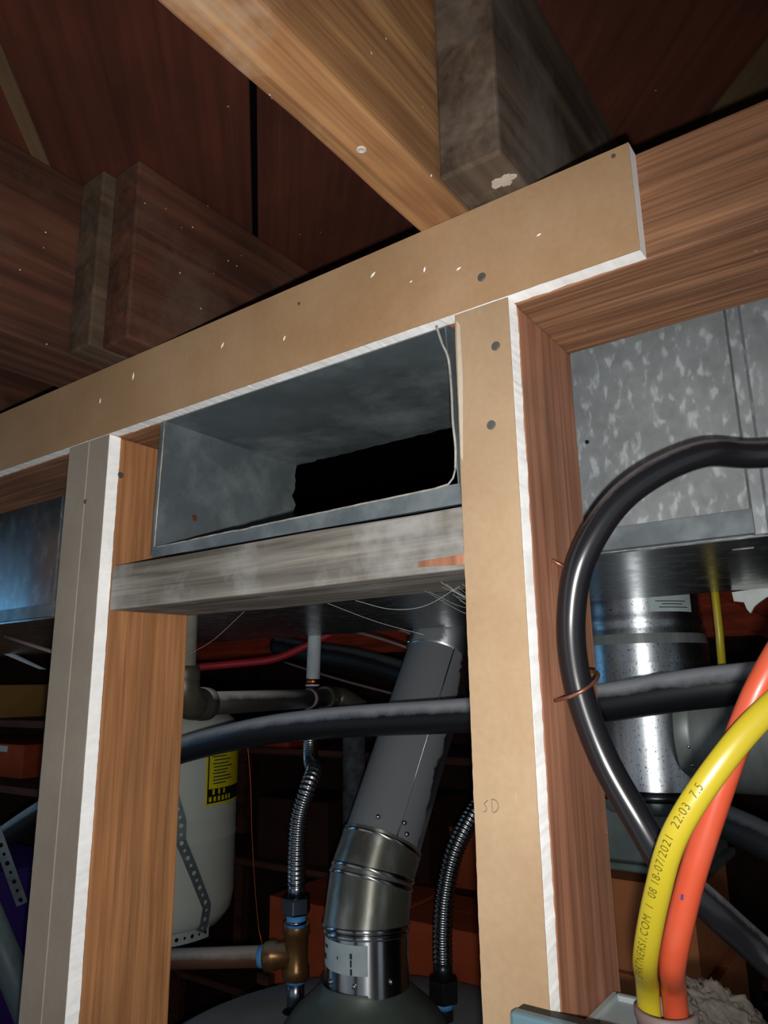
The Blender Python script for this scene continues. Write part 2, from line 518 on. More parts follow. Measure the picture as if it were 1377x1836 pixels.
# return wall of the near room with a small high basement window (its daylight is what the duct in the left bay mirrors)
wx = -2.4
wl = MB()
wy0, wy1, wz0, wz1 = -.60, -.12, 1.66, 2.095
wl.box(wx - .1, wx, YN, wy0, 0, 2.10).box(wx - .1, wx, wy1, -.01, 0, 2.10).box(wx - .1, wx, wy0, wy1, 0, wz0)
struct(wl.build('wall_near', mat('concrete')))
wf = MB()
for a, b, c_, d in ((wy0, wy0 + .025, wz0, wz1), (wy1 - .025, wy1, wz0, wz1), (wy0, wy1, wz0, wz0 + .025), (wy0, wy1, wz1 - .02, wz1)):
    wf.box(wx - .06, wx - .01, a, b, c_, d)
win = struct(wf.build('window_1', mat('label_white')))
dl = NT('daylight_pane')
dl.b.inputs['Base Color'].default_value = (.1, .2, .3, 1)
dl.b.inputs['Emission Color'].default_value = (.20, .58, 1.0, 1)
dl.b.inputs['Emission Strength'].default_value = 4.0
MB().box(wx - .05, wx - .045, wy0 + .02, wy1 - .02, wz0 + .02, wz1 - .015).build('pane', dl.m, win)

# ceiling: the floor above, shade put in as near-black, and the diagonal sheathing planks under it
ceil = struct(MB().box(XL - .1, XR + .1, YN, YF + .1, ZS + .021, ZS + .06).build('ceiling', mat('over')))
def clip(poly, a, b, c):       # keep a*x + b*y <= c
    out = []
    for i in range(len(poly)):
        p, q = poly[i], poly[(i + 1) % len(poly)]
        dp, dq = a * p[0] + b * p[1] - c, a * q[0] + b * q[1] - c
        if dp <= 0: out.append(p)
        if dp * dq < 0:
            t = dp / (dp - dq)
            out.append((p[0] + (q[0] - p[0]) * t, p[1] + (q[1] - p[1]) * t))
    return out
PITCH = .279
for k in range(-17, 17):
    s0 = -.402 + PITCH * k
    s1 = s0 + PITCH
    g0 = .0045 if k == 0 else .0012
    g1 = .0045 if k == -1 else .0012
    if k == -2: g1 = .0012
    rect = [(XL, YN), (XR, YN), (XR, YF), (XL, YF)]
    pl = clip(clip(rect, 1, 1, s1 - g1), -1, -1, -(s0 + g0))
    if len(pl) < 3: continue
    drop = random.uniform(0, .0018)
    pick = 3 if k == 2 else random.choice((0, 0, 1, 2))
    MB().prism([(x, y, ZS - drop) for x, y in pl], (0, 0, .02)).build('plank', mat('plank%d' % pick), ceil, origin=(pl[0][0], pl[0][1], ZS))
# pale strip in plank colour where two planks part, upper left
pl = clip(clip([(-.75, -.4), (-.2, -.4), (-.2, 0), (-.75, .0)], 1, 1, -.671), -1, -1, .690)
MB().prism([(x, y, ZS - .003) for x, y in pl], (0, 0, .0028)).build('pale_strip', mat('plank3'), ceil)

# ================================================================== FRAMING
def joist(x0, x1, y0, y1, material, label, seed=0):
    o = lumber('floor_joist', x0, x1, y0, y1, ZP + .0005, ZS - .002, mat(material), 'Y', seed=seed, bevel=.0022, warp=.0014)
    return tag(o, label, 'joist', 'floor joists over the wall')
joist(-.2352, -.1992, -1.5, .118, 'joist', 'tan floor joist running overhead towards us, ending over the top plate', 1)
joist(-.1975, -.1560, -.036, 2.85, 'joist_grey', 'grey dusty lapped joist whose cut end shows beside the tan joist', 2)
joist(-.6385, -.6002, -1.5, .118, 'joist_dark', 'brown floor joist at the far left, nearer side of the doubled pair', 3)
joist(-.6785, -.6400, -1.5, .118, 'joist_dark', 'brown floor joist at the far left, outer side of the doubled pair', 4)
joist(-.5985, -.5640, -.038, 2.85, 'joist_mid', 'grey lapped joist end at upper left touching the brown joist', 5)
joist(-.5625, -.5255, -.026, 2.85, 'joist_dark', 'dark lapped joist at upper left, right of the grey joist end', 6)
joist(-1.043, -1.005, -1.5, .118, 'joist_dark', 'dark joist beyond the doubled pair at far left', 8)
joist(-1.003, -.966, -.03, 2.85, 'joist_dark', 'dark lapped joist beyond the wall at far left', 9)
joist(.168, .206, -1.5, .118, 'joist', 'tan joist overhead to the right of the camera', 10)
joist(.208, .246, -.03, 2.85, 'joist_grey', 'grey lapped joist overhead to the right of the camera', 11)

tag(lumber('top_plate', -2.6, 1.15, .0127, .1017, 2.031, ZP, mat('plate'), 'X', bevel=.0015, warp=.0006),
    'reddish wooden top plate carrying the joists, bare at the right end', 'top plate')
SZ = 2.0305
tag(lumber('stud', -.2105, -.1728, .0132, .1017, 0, SZ, mat('stud_r'), 'Z', bevel=.0015, warp=.0006),
    'red-brown wall stud with the black tube against its side', 'stud', 'wall studs')
tag(lumber('stud', -.6205, -.5812, .0132, .1017, 0, SZ, mat('stud_l'), 'Z', bevel=.0015, warp=.0006),
    'orange-brown wall stud left of the duct opening', 'stud', 'wall studs')
tag(lumber('stud', -1.075, -1.037, .0132, .1017, 0, SZ, mat('stud_l'), 'Z'), 'wall stud beyond the left bay, out at the edge', 'stud', 'wall studs')
tag(lumber('stud', .215, .253, .0132, .1017, 0, SZ, mat('stud_r'), 'Z'), 'wall stud to the right of the round duct bay', 'stud', 'wall studs')
MB().lathe([(.0030, 0), (.0028, .0010)], (-.5813, 0.015, 1.9943), 14, (1, 0, 0)).build('nail_head', mat('nail'), bpy.data.objects['stud.001'])
blk = tag(lumber('blocking', -.5808, -.2109, .0135, .1017, 1.8688, 1.9085, mat('blocking'), 'X', bevel=.0016, warp=.0012),
    'weathered grey wooden blocking nailed between the two studs under the duct', 'blocking')
MB().add([(-.252, .0129, 1.873), (-.2112, .0129, 1.8708), (-.2112, .0129, 1.8778), (-.2505, .0129, 1.8765),
          (-.252, .016, 1.873), (-.2112, .016, 1.8708), (-.2112, .016, 1.8778), (-.2505, .016, 1.8765)],
         [(0, 1, 2, 3), (4, 7, 6, 5), (0, 4, 5, 1), (1, 5, 6, 2), (2, 6, 7, 3), (3, 7, 4, 0)]).build('split_scar', mat('stud_r'), blk)['label'] = 'fresh red-brown split in the grey wood'

# ------------------------------------------------------------------ drywall strips
def drywall(x0, x1, z0, z1, pap, label, rough_sides='', seed=0, step=.0028, group='cut drywall strips'):
    """gypsum core with ragged cut edges; the paper skin is a part on its face"""
    rng = random.Random(seed)
    horiz = (x1 - x0) > (z1 - z0)
    L = x1 - x0 if horiz else z1 - z0
    n = max(4, min(900, int(L / step)))
    def jit(t, k, amp):
        return (mnoise.noise((t * 45 + seed, k * 5.3, 1.7)) * amp * .6 + mnoise.noise((t * 260 + seed, k * 9.1, 4.2)) * amp * .55 + mnoise.noise((t * 140 + seed, k * 3.3, 8.2)) * amp * .4)
    core, skin = MB(), MB()
    Vc, Vs = [], []
    for i in range(n + 1):
        t = i / n * L
        e = [jit(t, 0, .0007 if 'a' in rough_sides else .0002), jit(t, 1, .0007 if 'b' in rough_sides else .0002),
             jit(t, 2, .0008 if 'a' in rough_sides else .0002), jit(t, 3, .0008 if 'b' in rough_sides else .0002)]
        if horiz:
            x = x0 + t
            Vc += [(x, .0006, z0 + e[0]), (x, .0006, z1 + e[1]), (x, .0127, z1 + e[3]), (x, .0127, z0 + e[2] + (.0008 if 'a' in rough_sides else 0))]
            Vs += [(x, 0, z0 + e[0] * .5), (x, 0, z1 + e[1] * .5), (x, .0006, z1 + e[1] * .5), (x, .0006, z0 + e[0] * .5)]
        else:
            z = z0 + t
            Vc += [(x0 + e[0], .0006, z), (x1 + e[1], .0006, z), (x1 + e[3] , .0127, z), (x0 + e[2], .0127, z)]
            Vs += [(x0 + e[0] * .5, 0, z), (x1 + e[1] * .5, 0, z), (x1 + e[1] * .5, .0006, z), (x0 + e[0] * .5, .0006, z)]
    F = [(k * 4 + c, k * 4 + (c + 1) % 4, (k + 1) * 4 + (c + 1) % 4, (k + 1) * 4 + c) for k in range(n) for c in range(4)]
    F += [(3, 2, 1, 0), (n * 4, n * 4 + 1, n * 4 + 2, n * 4 + 3)]
    o = core.add(Vc, F).build('drywall_strip', mat('gypsum'))
    skin.add(Vs, F).build('face_paper', mat(pap), o)
    return tag(o, label, 'drywall', group)
hdr = drywall(-2.6, -.0925, 2.0315, ZP - .0005, 'paper_tan', 'long tan horizontal drywall strip along the top plate, white ragged lower edge', 'a', 3)
post = drywall(-.2105, -.1728, .9, 2.0303, 'paper_post', 'pale tan vertical drywall strip on the right-hand stud, marked in pencil', 'ab', 11)
dl1 = drywall(-.6455, -.6128, .9, 2.0303, 'paper_grey', 'grey drywall strip on the left stud, outer half beside the dark bay', 'a', 21)
dl2 = drywall(-.6124, -.5812, .9, 2.0303, 'paper_grey', 'grey-tan drywall strip on the left stud, inner half with white cut edge', 'b', 31)

def nailhead(par, x, z, r=.0029, name='nail_head'):
    MB().lathe([(r * .9, -.0008), (r, -.0004), (r, .0012)], (x, 0, z), 20, (0, 1, 0), smooth=False).build(name, mat('nail'), par)
nailhead(hdr, -.1897, 2.05)
nailhead(post, -.1826, 2.0005)
nailhead(post, -.1883, 1.9508)
nailhead(dl2, -.6105, 1.9704, .0022)
nailhead(hdr, -.345, 2.084, .0013)
nailhead(hdr, -.1015, 2.0955, .0013)
# loose paint flecks, ridge of the butt joint and smears on the drywall
rg = MB().box(-.6128, -.6120, -.0004, .0004, .9, 2.029).build('joint_ridge', mat('gypsum_dust'), dl1)
MB().add([(-.2098, -.0003, 1.935), (-.2085, -.0003, 1.932), (-.2062, -.0003, 1.985), (-.2066, -.0003, 2.022), (-.2090, -.0003, 2.026), (-.2095, -.0003, 1.98),
          ], [(0, 1, 2, 3, 4, 5)]).build('gypsum_smear', mat('gypsum_dust'), post)
for i, (x, z, a, l_) in enumerate([(-.232, 2.071, 1.2, .004), (-.243, 2.066, .4, .002), (-.275, 2.083, .6, .005), (-.43, 2.075, .9, .005), (-.55, 2.080, 1.4, .007), (-.206, 2.062, .3, .0035), (-.36, 2.060, 1.0, .004), (-.60, 2.068, 1.4, .005), (-.15, 2.064, .2, .003)]):
    d = Vector((math.cos(a), 0, math.sin(a))) * l_ * .5
    q = Vector((-d.z, 0, d.x)) * .35
    c = Vector((x, -.0004, z))
    MB().prism([c - d - q * .3, c - q, c + d, c + q * .8], (0, .0005, 0)).build('paint_fleck', mat('gypsum'), hdr)
# pencil letters on the post strip
def stroke(par, pts, r, m_, name):
    MB().tube(spline(pts, 6), r, 6).build(name, mat(m_), par)
def XZ(l): return [(x, -.0001, z) for x, z in l]
stroke(post, XZ([(-.2017, 1.7385), (-.2032, 1.7372), (-.2040, 1.7362), (-.2030, 1.7348), (-.2030, 1.7330), (-.2046, 1.7322)]), .00028, 'pencil', 'pencil_letter')
stroke(post, XZ([(-.1993, 1.7390), (-.1994, 1.7325)]), .00022, 'pencil', 'pencil_letter')
stroke(post, XZ([(-.1993, 1.7392), (-.1968, 1.7385), (-.1955, 1.7360), (-.1966, 1.7335), (-.1988, 1.7322)]), .00028, 'pencil', 'pencil_letter')

# marks on the joists: a mud-filled nail dimple and a pale smear
JO = [o for o in bpy.data.objects if o.name.startswith('floor_joist')]
def jo(i): return bpy.data.objects['floor_joist' if i == 0 else 'floor_joist.%03d' % i]
MB().lathe([(.0032, 0), (.0030, -.0008), (.0014, -.0009), (.0012, -.0002)], (-.2189, -.0864, ZP), 16).build('nail_dimple', mat('gypsum_dust'), jo(0))
V = []
for k in range(36):
    t_ = 2 * PI * k / 36
    r_ = .9 + .5 * mnoise.noise((math.cos(t_) * 1.6, math.sin(t_) * 1.6, 4)) + .25 * mnoise.noise((math.cos(t_) * 5, math.sin(t_) * 5, 9))
    V.append((-.1665 + .0085 * r_ * math.cos(t_), -.0125 + .0055 * r_ * math.sin(t_), ZP - .0005))
MB().prism(V, (0, 0, .0008)).build('mud_smear', mat('gypsum_dust'), jo(1))

# ================================================================== DUCTWORK
# long rectangular trunk duct behind the studs
TX0, TX1, TXM, TY0, TYB, TYR, TZ0, TZ1 = -2.7, 1.1, -.41, .15, .66, .458, 1.892, 2.095
HX0, HX1, HZ0, HZ1 = -.5155, -.2205, 1.9165, 2.0315
trunk = empty('trunk_duct', ((TX0 + TX1) / 2, .35, TZ0))
tag(trunk, 'galvanised rectangular trunk duct running behind the studs', 'duct')
e = .0012
fp = MB()
for a, b, c_, d in ((-.9005, HX0, TZ0, TZ1), (HX1, -.0715, TZ0, TZ1), (HX0, HX1, TZ0, HZ0), (HX0, HX1, HZ1, TZ1)):
    fp.box(a, b, TY0, TY0 + e, c_, d)
fp.build('front_panel', mat('galv_front'), trunk)
MB().box(TX0, -.9015, TY0 - .001, TY0 + e, TZ0, TZ1).build('front_panel', mat('galv_smooth'), trunk)
MB().box(-.0705, TX1, TY0 - .002, TY0 + e, TZ0, TZ1).build('front_panel', mat('galv_front'), trunk)
MB().box(TX0, TXM, TY0, TYB, TZ0 - e, TZ0).box(TXM, TX1, TY0, TYR, TZ0 - e, TZ0).build('bottom_panel', mat('galv_bottom'), trunk)
MB().box(TX0, TXM, TYB - e, TYB, TZ0, TZ1).box(TXM, TX1, TYR - e, TYR, TZ0, TZ1).box(TXM - e, TXM, TYR, TYB, TZ0, TZ1).build('back_panel', mat('galv_front'), trunk)
MB().box(TX0, TXM, TY0, TYB, TZ1, TZ1 + e).box(TXM, TX1, TY0, TYR, TZ1, TZ1 + e).build('top_panel', mat('galv_front'), trunk)
li = MB()
for a, b, c_, d in ((TX0, HX0 - .01, TZ0, TZ1), (HX1 + .01, TX1, TZ0, TZ1), (HX0 - .01, HX1 + .01, TZ0, HZ0 - .004), (HX0 - .01, HX1 + .01, HZ1 + .004, TZ1)):
    li.box(a, b, TY0 + e + .001, TY0 + .012, c_ + .002, d - .002)
li.box(TX0, TXM, TYB - .02, TYB - .003, TZ0 + .002, TZ1 - .002).box(TXM, TX1, TYR - .02, TYR - .003, TZ0 + .002, TZ1 - .002)
li.box(TXM - .02, TXM - .003, TYR - .02, TYB - .02, TZ0 + .002, TZ1 - .002)
li.box(TX0, TX1, TY0 + .012, TYR - .02, TZ0 + .002, TZ0 + .01).box(TX0, TX1, TY0 + .012, TYR - .02, TZ1 - .01, TZ1 - .002)
li.box(TX0, TXM - .02, TYR - .02, TYB - .02, TZ0 + .002, TZ0 + .01).box(TX0, TXM - .02, TYR - .02, TYB - .02, TZ1 - .01, TZ1 - .002)
li.build('dark_inner_walls', mat('duct_dark'), trunk)  # inner sheets added so the trunk's inside stays unlit
# hem along the lower front edge, drive cleats on the seams
hm = MB()
hm.add([(TX0, TY0 - .0035, 1.8935), (TX1, TY0 - .0035, 1.8935), (TX1, TY0 - .0035, 1.9095), (TX0, TY0 - .0035, 1.9095), (TX0, TY0, 1.8925), (TX1, TY0, 1.8925), (TX1, TY0, 1.9105), (TX0, TY0, 1.9105)],
       [(0, 1, 2, 3), (0, 4, 5, 1), (3, 2, 6, 7), (0, 3, 7, 4), (1, 5, 6, 2)])
hm.build('hem', mat('galv_boot'), trunk)
for x, w in ((-.0715, .006), (-.90, .006), (.5, .006)):
    MB().add([(x - w, TY0 - .0005, TZ0), (x - w * .6, TY0 - .005, TZ0), (x + w * .6, TY0 - .005, TZ0), (x + w, TY0 - .0005, TZ0),
              (x - w, TY0 - .0005, TZ1), (x - w * .6, TY0 - .005, TZ1), (x + w * .6, TY0 - .005, TZ1), (x + w, TY0 - .0005, TZ1)],
             [(0, 1, 5, 4), (1, 2, 6, 5), (2, 3, 7, 6), (0, 3, 2, 1), (4, 5, 6, 7)]).build('drive_cleat', mat('galv_front'), trunk)
MB().lathe([(.0012, -.001), (.0016, 0), (.0016, .001)], (-.183, TY0 - .001, 1.979), 12, (0, 1, 0)).build('screw', mat('dark_nut'), trunk)  # dark dot standing in for a tiny shaded hole
MB().prism([(-0.1503, 0.4592, 1.8895), (-0.1493, 0.4592, 1.88), (-0.1399, 0.4592, 1.8782), (-0.1381, 0.4592, 1.8711), (-0.1354, 0.4592, 1.8669), (-0.1315, 0.4592, 1.8729), (-0.1275, 0.4592, 1.8761), (-0.1197, 0.4592, 1.8812), (-0.1088, 0.4592, 1.886), (-0.108, 0.4592, 1.8927)], (.001, .0008, 0)).build('torn_tape', mat('strap_pale'), trunk)
MB().tube([(-.098, .19, TZ0 - .0012), (-.084, .19, TZ0 - .0012)], .0007, 6).build('scratch', mat('galv_edge'), trunk)

# short rectangular branch boot in the middle bay, torn open at the back
boot = empty('duct_boot', ((HX0 + HX1) / 2, .09, HZ0))
tag(boot, 'open rectangular galvanised duct boot between the studs, black inside', 'duct')
def sheet(u0, u1, fn, n=40, amp=.0016, seed=0):
    """thin sheet from Y front to Y back with a torn back edge; fn(u, y) -> point"""
    V, F = [], []
    for i in range(n + 1):
        u = u0 + (u1 - u0) * i / n
        yb = .178 + mnoise.noise((u * 120 + seed, seed, 2)) * amp * 2 + (random.random() - .5) * amp
        for y in (.0095, .06, .12, yb): V.append(fn(u, y))
    for i in range(n):
        for k in range(3): F.append((i * 4 + k, i * 4 + k + 1, (i + 1) * 4 + k + 1, (i + 1) * 4 + k))
    return MB().add(V, F)
def solid(o, th=.0008):
    sm = o.modifiers.new('thick', 'SOLIDIFY'); sm.thickness = th; sm.offset = 0
    return o
solid(sheet(HX0, HX1, lambda u, y: (u, y, HZ1 - .0012 - (y * .004)), seed=1).build('top_panel', mat('galv_boot'), boot, fixn=False))
solid(sheet(HX0, HX1, lambda u, y: (u, y, HZ0 + .001), seed=2).build('bottom_panel', mat('galv_boot'), boot, fixn=False))
solid(sheet(HZ0 + .001, HZ1 - .0012, lambda u, y: (HX0 + (u - HZ0) * .030 + .0006, y, u), seed=3, n=26, amp=.003).build('side_panel', mat('galv_boot'), boot, fixn=False))
solid(sheet(HZ0 + .001, HZ1 - .0012, lambda u, y: (HX1 + .003 - (u - HZ0) * .05, y, u), seed=4, n=26).build('side_panel', mat('galv_boot'), boot, fixn=False))
# ragged bright cut edge round the mouth, and the lip that turns down onto the blocking
def lipz(x):
    t = (x - HX0) / (HX1 - HX0)
    return 1.9168 + .0045 * t + mnoise.noise((x * 60, 1, 1)) * .0009
rim = [(HX0 + .0042, .0085, 2.0302), (HX0 + .0030, .0085, 1.995), (HX0 + .0012, .0085, 1.955), (HX0, .0085, 1.9172)]
MB().tube(rim, .0008, 6).build('cut_edge', mat('galv_edge'), boot)
rb = [(HX0 + (HX1 - HX0) * k / 40, .0088, lipz(HX0 + (HX1 - HX0) * k / 40)) for k in range(0, 39)]
rb += [(HX1 - .0040, .0086, 1.9222), (HX1 - .0002, .0082, 1.9255), (HX1 + .0018, .008, 1.931)]
MB().tube(rb, .0007, 6).build('cut_edge', mat('galv_edge'), boot)
rr = [(HX1 + .0018, .008, 1.931), (HX1 + .0030, .007, 1.945), (HX1 + .0024, .006, 1.962), (HX1 + .0022, .006, 1.985), (HX1 + .0008, .006, 2.005), (HX1 - .0030, .005, 2.017), (HX1 - .0062, .004, 2.0295)]
MB().tube(spline(rr, 5), .0009, 6).build('cut_edge', mat('galv_edge'), boot)
lp = MB()
V, F = [], []
for k in range(41):
    x = HX0 - .004 + (HX1 - HX0 + .008) * k / 40
    V += [(x, .0105, 1.9088), (x, .0092, lipz(min(max(x, HX0), HX1 - .006)))]
F = [(2 * i, 2 * i + 2, 2 * i + 3, 2 * i + 1) for i in range(40)]
solid(lp.add(V, F).build('lip', mat('galv_boot'), boot, fixn=False))
lp2 = MB().add([(HX0 + .004, .0098, 2.0305), (HX0 - .0028, .0098, 2.0305), (HX0 - .0055, .0098, 1.9088), (HX0 + .0002, .0098, 1.9170)], [(0, 1, 2, 3)])
solid(lp2.build('lip', mat('galv_boot'), boot, fixn=False))
MB().lathe([(.0030, 0), (.0030, .0006)], (HX0 + .0018, .048, 1.9495), 14, (1, 0, 0)).build('rust_spot', mat('rusty'), boot)

# bright round duct dropping behind the trunk, with branch and bottom boot
RC = Vector((-.290, .60, 0))
rdz = 1.60
rd = empty('round_duct', (RC.x, RC.y, rdz))
tag(rd, 'bright galvanised round duct standing behind the right stud', 'duct')
prof = [(.0785, rdz + .045), (.079, 1.822), (.0800, 1.8225), (.0810, 1.826), (.0800, 1.8295)]
MB().lathe([(.0790, 1.672), (.0790, 1.822)], RC, 64, caps=False).build('lower_pipe', mat('round'), rd)
MB().lathe([(.0775, 1.818), (.0782, 1.8195), (.0778, 1.838), (.0768, 1.843), (.0775, 1.8455), (.0788, 1.847)], RC, 64, caps=False).build('crimp', mat('round'), rd)
MB().lathe([(.0788, 1.825), (.0785, 1.8475), (.0765, 1.856), (.0748, 1.862), (.0735, 1.866), (.0755, 1.870), (.0760, 1.8735), (.0740, 1.878), (.0735, 1.885), (.0735, 2.0)], RC, 64, caps=False).build('upper_pipe', mat('round'), rd)
MB().lathe([(.0792, 1.8445), (.0772, 1.8565)], RC, 64, caps=False).build('foil_tape', mat('branch'), rd)
MB().lathe([(.0800, 1.664), (.0830, 1.667), (.0830, 1.671), (.0795, 1.676)], RC, 64, caps=False).build('bead', mat('dark_nut'), rd)
sq = MB()
sq.box(RC.x - .075, RC.x + .062, RC.y - .07, RC.y + .07, 1.596, 1.655)
sq.lathe([(.0792, 1.650), (.0792, 1.668)], RC, 40)
sq.build('square_boot', mat('boot_green'), rd, .003)
MB().box(RC.x - .082, RC.x + .068, RC.y - .078, RC.y + .078, 1.588, 1.597).build('boot_flange', mat('boot_green'), rd, .002)
bx = Vector((1, -.05, 0)).normalized()
bc = Vector((RC.x, RC.y, 1.742))
MB().lathe([(.0700, .062), (.0700, .42)], bc, 56, bx, caps=False).build('branch_pipe', mat('branch'), rd)
MB().lathe([(.0722, .052), (.0722, .066), (.0705, .069)], bc, 56, bx, caps=False).build('branch_collar', mat('branch'), rd)
for a in (-150, -132, -168, -114, -96, -60):
    # rivets round the collar
    A = bx; u = Vector((0, 1, 0)); u = (u - A * u.dot(A)).normalized(); w = A.cross(u)
    nrm = u * math.cos(math.radians(a)) + w * math.sin(math.radians(a))
    MB().lathe([(.0026, 0), (.0022, .0014), (.0009, .002)], bc + bx * .066 + nrm * .0705, 10, nrm).build('rivet', mat('flex'), rd)
# paper label, cut off by the trunk's edge
MB().lathe([(.0740, 1.882), (.0740, 1.908)], RC, 20, a0=math.radians(-64), a1=math.radians(-18), caps=False).build('label', mat('label_white'), rd)
for z_, a_, b_ in ((1.8866, -55, -24), (1.8905, -52, -30), (1.894, -58, -26)):
    MB().lathe([(.0742, z_), (.0742, z_ + .0011)], RC, 12, a0=math.radians(a_), a1=math.radians(b_), caps=False).build('label_line', mat('label_ink'), rd)

# ================================================================== WATER HEATER, FLUE, PLUMBING
HC = Vector((-.678, .512, 0))
HZ = 1.32
wh = empty('water_heater', (HC.x, HC.y, 0))
tag(wh, 'grey round-topped water heater standing under the flue', 'water heater')
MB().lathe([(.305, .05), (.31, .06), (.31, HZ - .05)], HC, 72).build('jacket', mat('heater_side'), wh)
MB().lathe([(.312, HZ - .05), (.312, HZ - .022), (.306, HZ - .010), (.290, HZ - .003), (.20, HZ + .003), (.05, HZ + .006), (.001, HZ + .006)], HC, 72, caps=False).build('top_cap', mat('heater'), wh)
MB().lathe([(.24, 0), (.24, .06)], HC, 40).build('base_ring', mat('furnace'), wh)
MB().lathe([(.112, HZ + .030), (.112, HZ + .034), (.098, HZ + .052), (.075, HZ + .070), (.0605, HZ + .084), (.0600, HZ + .092)], HC, 56, caps=False).build('draft_hood', mat('hood'), wh)
for a in (20, 110, 200, 290):
    d = Vector((math.cos(math.radians(a)), math.sin(math.radians(a)), 0)) * .104
    MB().tube([HC + d + Vector((0, 0, HZ + .002)), HC + d * .98 + Vector((0, 0, HZ + .036))], .005, 8).build('hood_leg', mat('hood'), wh)

flue = empty('flue_pipe', (HC.x, HC.y, HZ + .084))
tag(flue, 'tilting grey metal flue pipe rising from the water heater', 'flue')
d0 = Vector((0, 0, 1))
P0 = Vector((HC.x + .004, HC.y, HZ + .086))
P1 = Vector((HC.x + .005, HC.y - .003, 1.482))
P2 = Vector((-.669, .531, 1.556))
P3 = Vector((-.655, .738, 1.905))
dir2 = (P3 - P2).normalized()
Rf = .0575
MB().lathe([(Rf, 0), (Rf, (P1 - P0).length)], P0, 64, (0, 0, 1), caps=False).build('collar_section', mat('flue'), flue)
# elbow of three gores with raised beads
def gore(Pa, Pb, na, nb, ra, rb_, m_, name):
    Pa, Pb = Vector(Pa), Vector(Pb)
    ax = (Pb - Pa).normalized()
    u = Vector((1, 0, 0)); u = (u - ax * u.dot(ax)).normalized(); w = ax.cross(u)
    V = []
    for P_, n_, r_ in ((Pa, na, ra), (Pb, nb, rb_)):
        for j in range(64):
            t = 2 * PI * j / 64
            o_ = (u * math.cos(t) + w * math.sin(t)) * r_
            V.append(P_ + o_ - ax * (o_.dot(n_) / ax.dot(n_)))
    F = [(j, (j + 1) % 64, 64 + (j + 1) % 64, 64 + j) for j in range(64)]
    return MB().add(V, F, True).build(name, mat(m_), flue)
def ringbead(Pc, n_, r_, k=.0025, name='bead'):
    n_ = Vector(n_).normalized()
    MB().lathe([(r_ - .001, -k * 1.5), (r_ + k * .8, -k * .6), (r_ + k * .8, k * .6), (r_ - .001, k * 1.5)], Pc, 64, n_, caps=False).build(name, mat('flue'), flue)
nA = Vector((.01, .05, 1)).normalized(); nA = Vector((-.05, .10, 1)).normalized()
Pm = Vector((-.671, .519, 1.538))
dm = (Pm - P1).normalized()
nB = (dm + dir2).normalized()
gore(P1, Pm, nA, nB, Rf + .001, Rf + .001, 'flue_dull', 'elbow_gore')
Pn = Pm + dir2 * .05
gore(Pm, Pn, nB, dir2, Rf + .001, Rf + .001, 'flue_dull', 'elbow_gore')
ringbead(P1 + Vector((0, 0, -.002)), nA, Rf + .001)
ringbead(P1 + Vector((0, 0, -.010)), nA, Rf)
ringbead(Pm - dm * .004, nB, Rf + .001)
ringbead(Pm + dir2 * .006, nB, Rf + .001)
ringbead(Pn - dir2 * .006, dir2, Rf)
gl = (P3 - Pn).length
MB().lathe([(Rf + .0012, -.004), (Rf - .0015, 0), (Rf - .0015, gl + .25)], Pn, 64, dir2, caps=False).build('long_section', mat('flue_dust'), flue)
MB().lathe([(Rf - .0012, 0), (Rf + .001, .003), (Rf + .001, .15)], Pn + dir2 * (gl * .80), 64, dir2, caps=False).build('sleeve', mat('flue_dust'), flue)
su = Vector((1, 0, 0)); su = (su - dir2 * su.dot(dir2)).normalized(); sw = dir2.cross(su)
off = (su * math.cos(-.62) + sw * math.sin(-.62)) * (Rf - .0008)
MB().tube([Pn + off, P3 + off + dir2 * .1], .0011, 6).build('lock_seam', mat('flue'), flue)
for a, hh in ((-70, .01), (-20, .012), (-110, .008)):
    nn = Vector((math.cos(math.radians(a)), math.sin(math.radians(a)), 0))
    MB().lathe([(.0035, 0), (.003, .002), (.001, .0028)], P0 + Vector((0, 0, hh + .006)) + nn * Rf, 10, nn).build('screw', mat('flex'), flue)
for t_, a in ((.008, -.4), (.02, -.55), (.015, -1.2), (gl * .82, -2.3)):
    nn = su * math.cos(a) + sw * math.sin(a)
    MB().lathe([(.0035, 0), (.003, .003), (.001, .004)], Pn + dir2 * t_ + nn * Rf, 10, nn).build('screw', mat('flex'), flue)
MB().lathe([(Rf + .0006, 1.434 - P0.z), (Rf + .0006, 1.470 - P0.z)], P0, 30, a0=math.radians(-135), a1=math.radians(-52), caps=False).build('label', mat('label_white'), flue)
for a_, b_, z0, z1 in ((-128, -117, 1.458, 1.462), (-132, -122, 1.443, 1.450), (-76, -72.5, 1.4535, 1.460), (-75.5, -73, 1.444, 1.4525), (-75.5, -72.5, 1.4345, 1.442), (-96, -94, 1.450, 1.454)):
    MB().lathe([(Rf + .0009, z0 - P0.z), (Rf + .0009, z1 - P0.z)], P0, 6, a0=math.radians(a_), a1=math.radians(b_), caps=False).build('label_print', mat('label_ink'), flue)

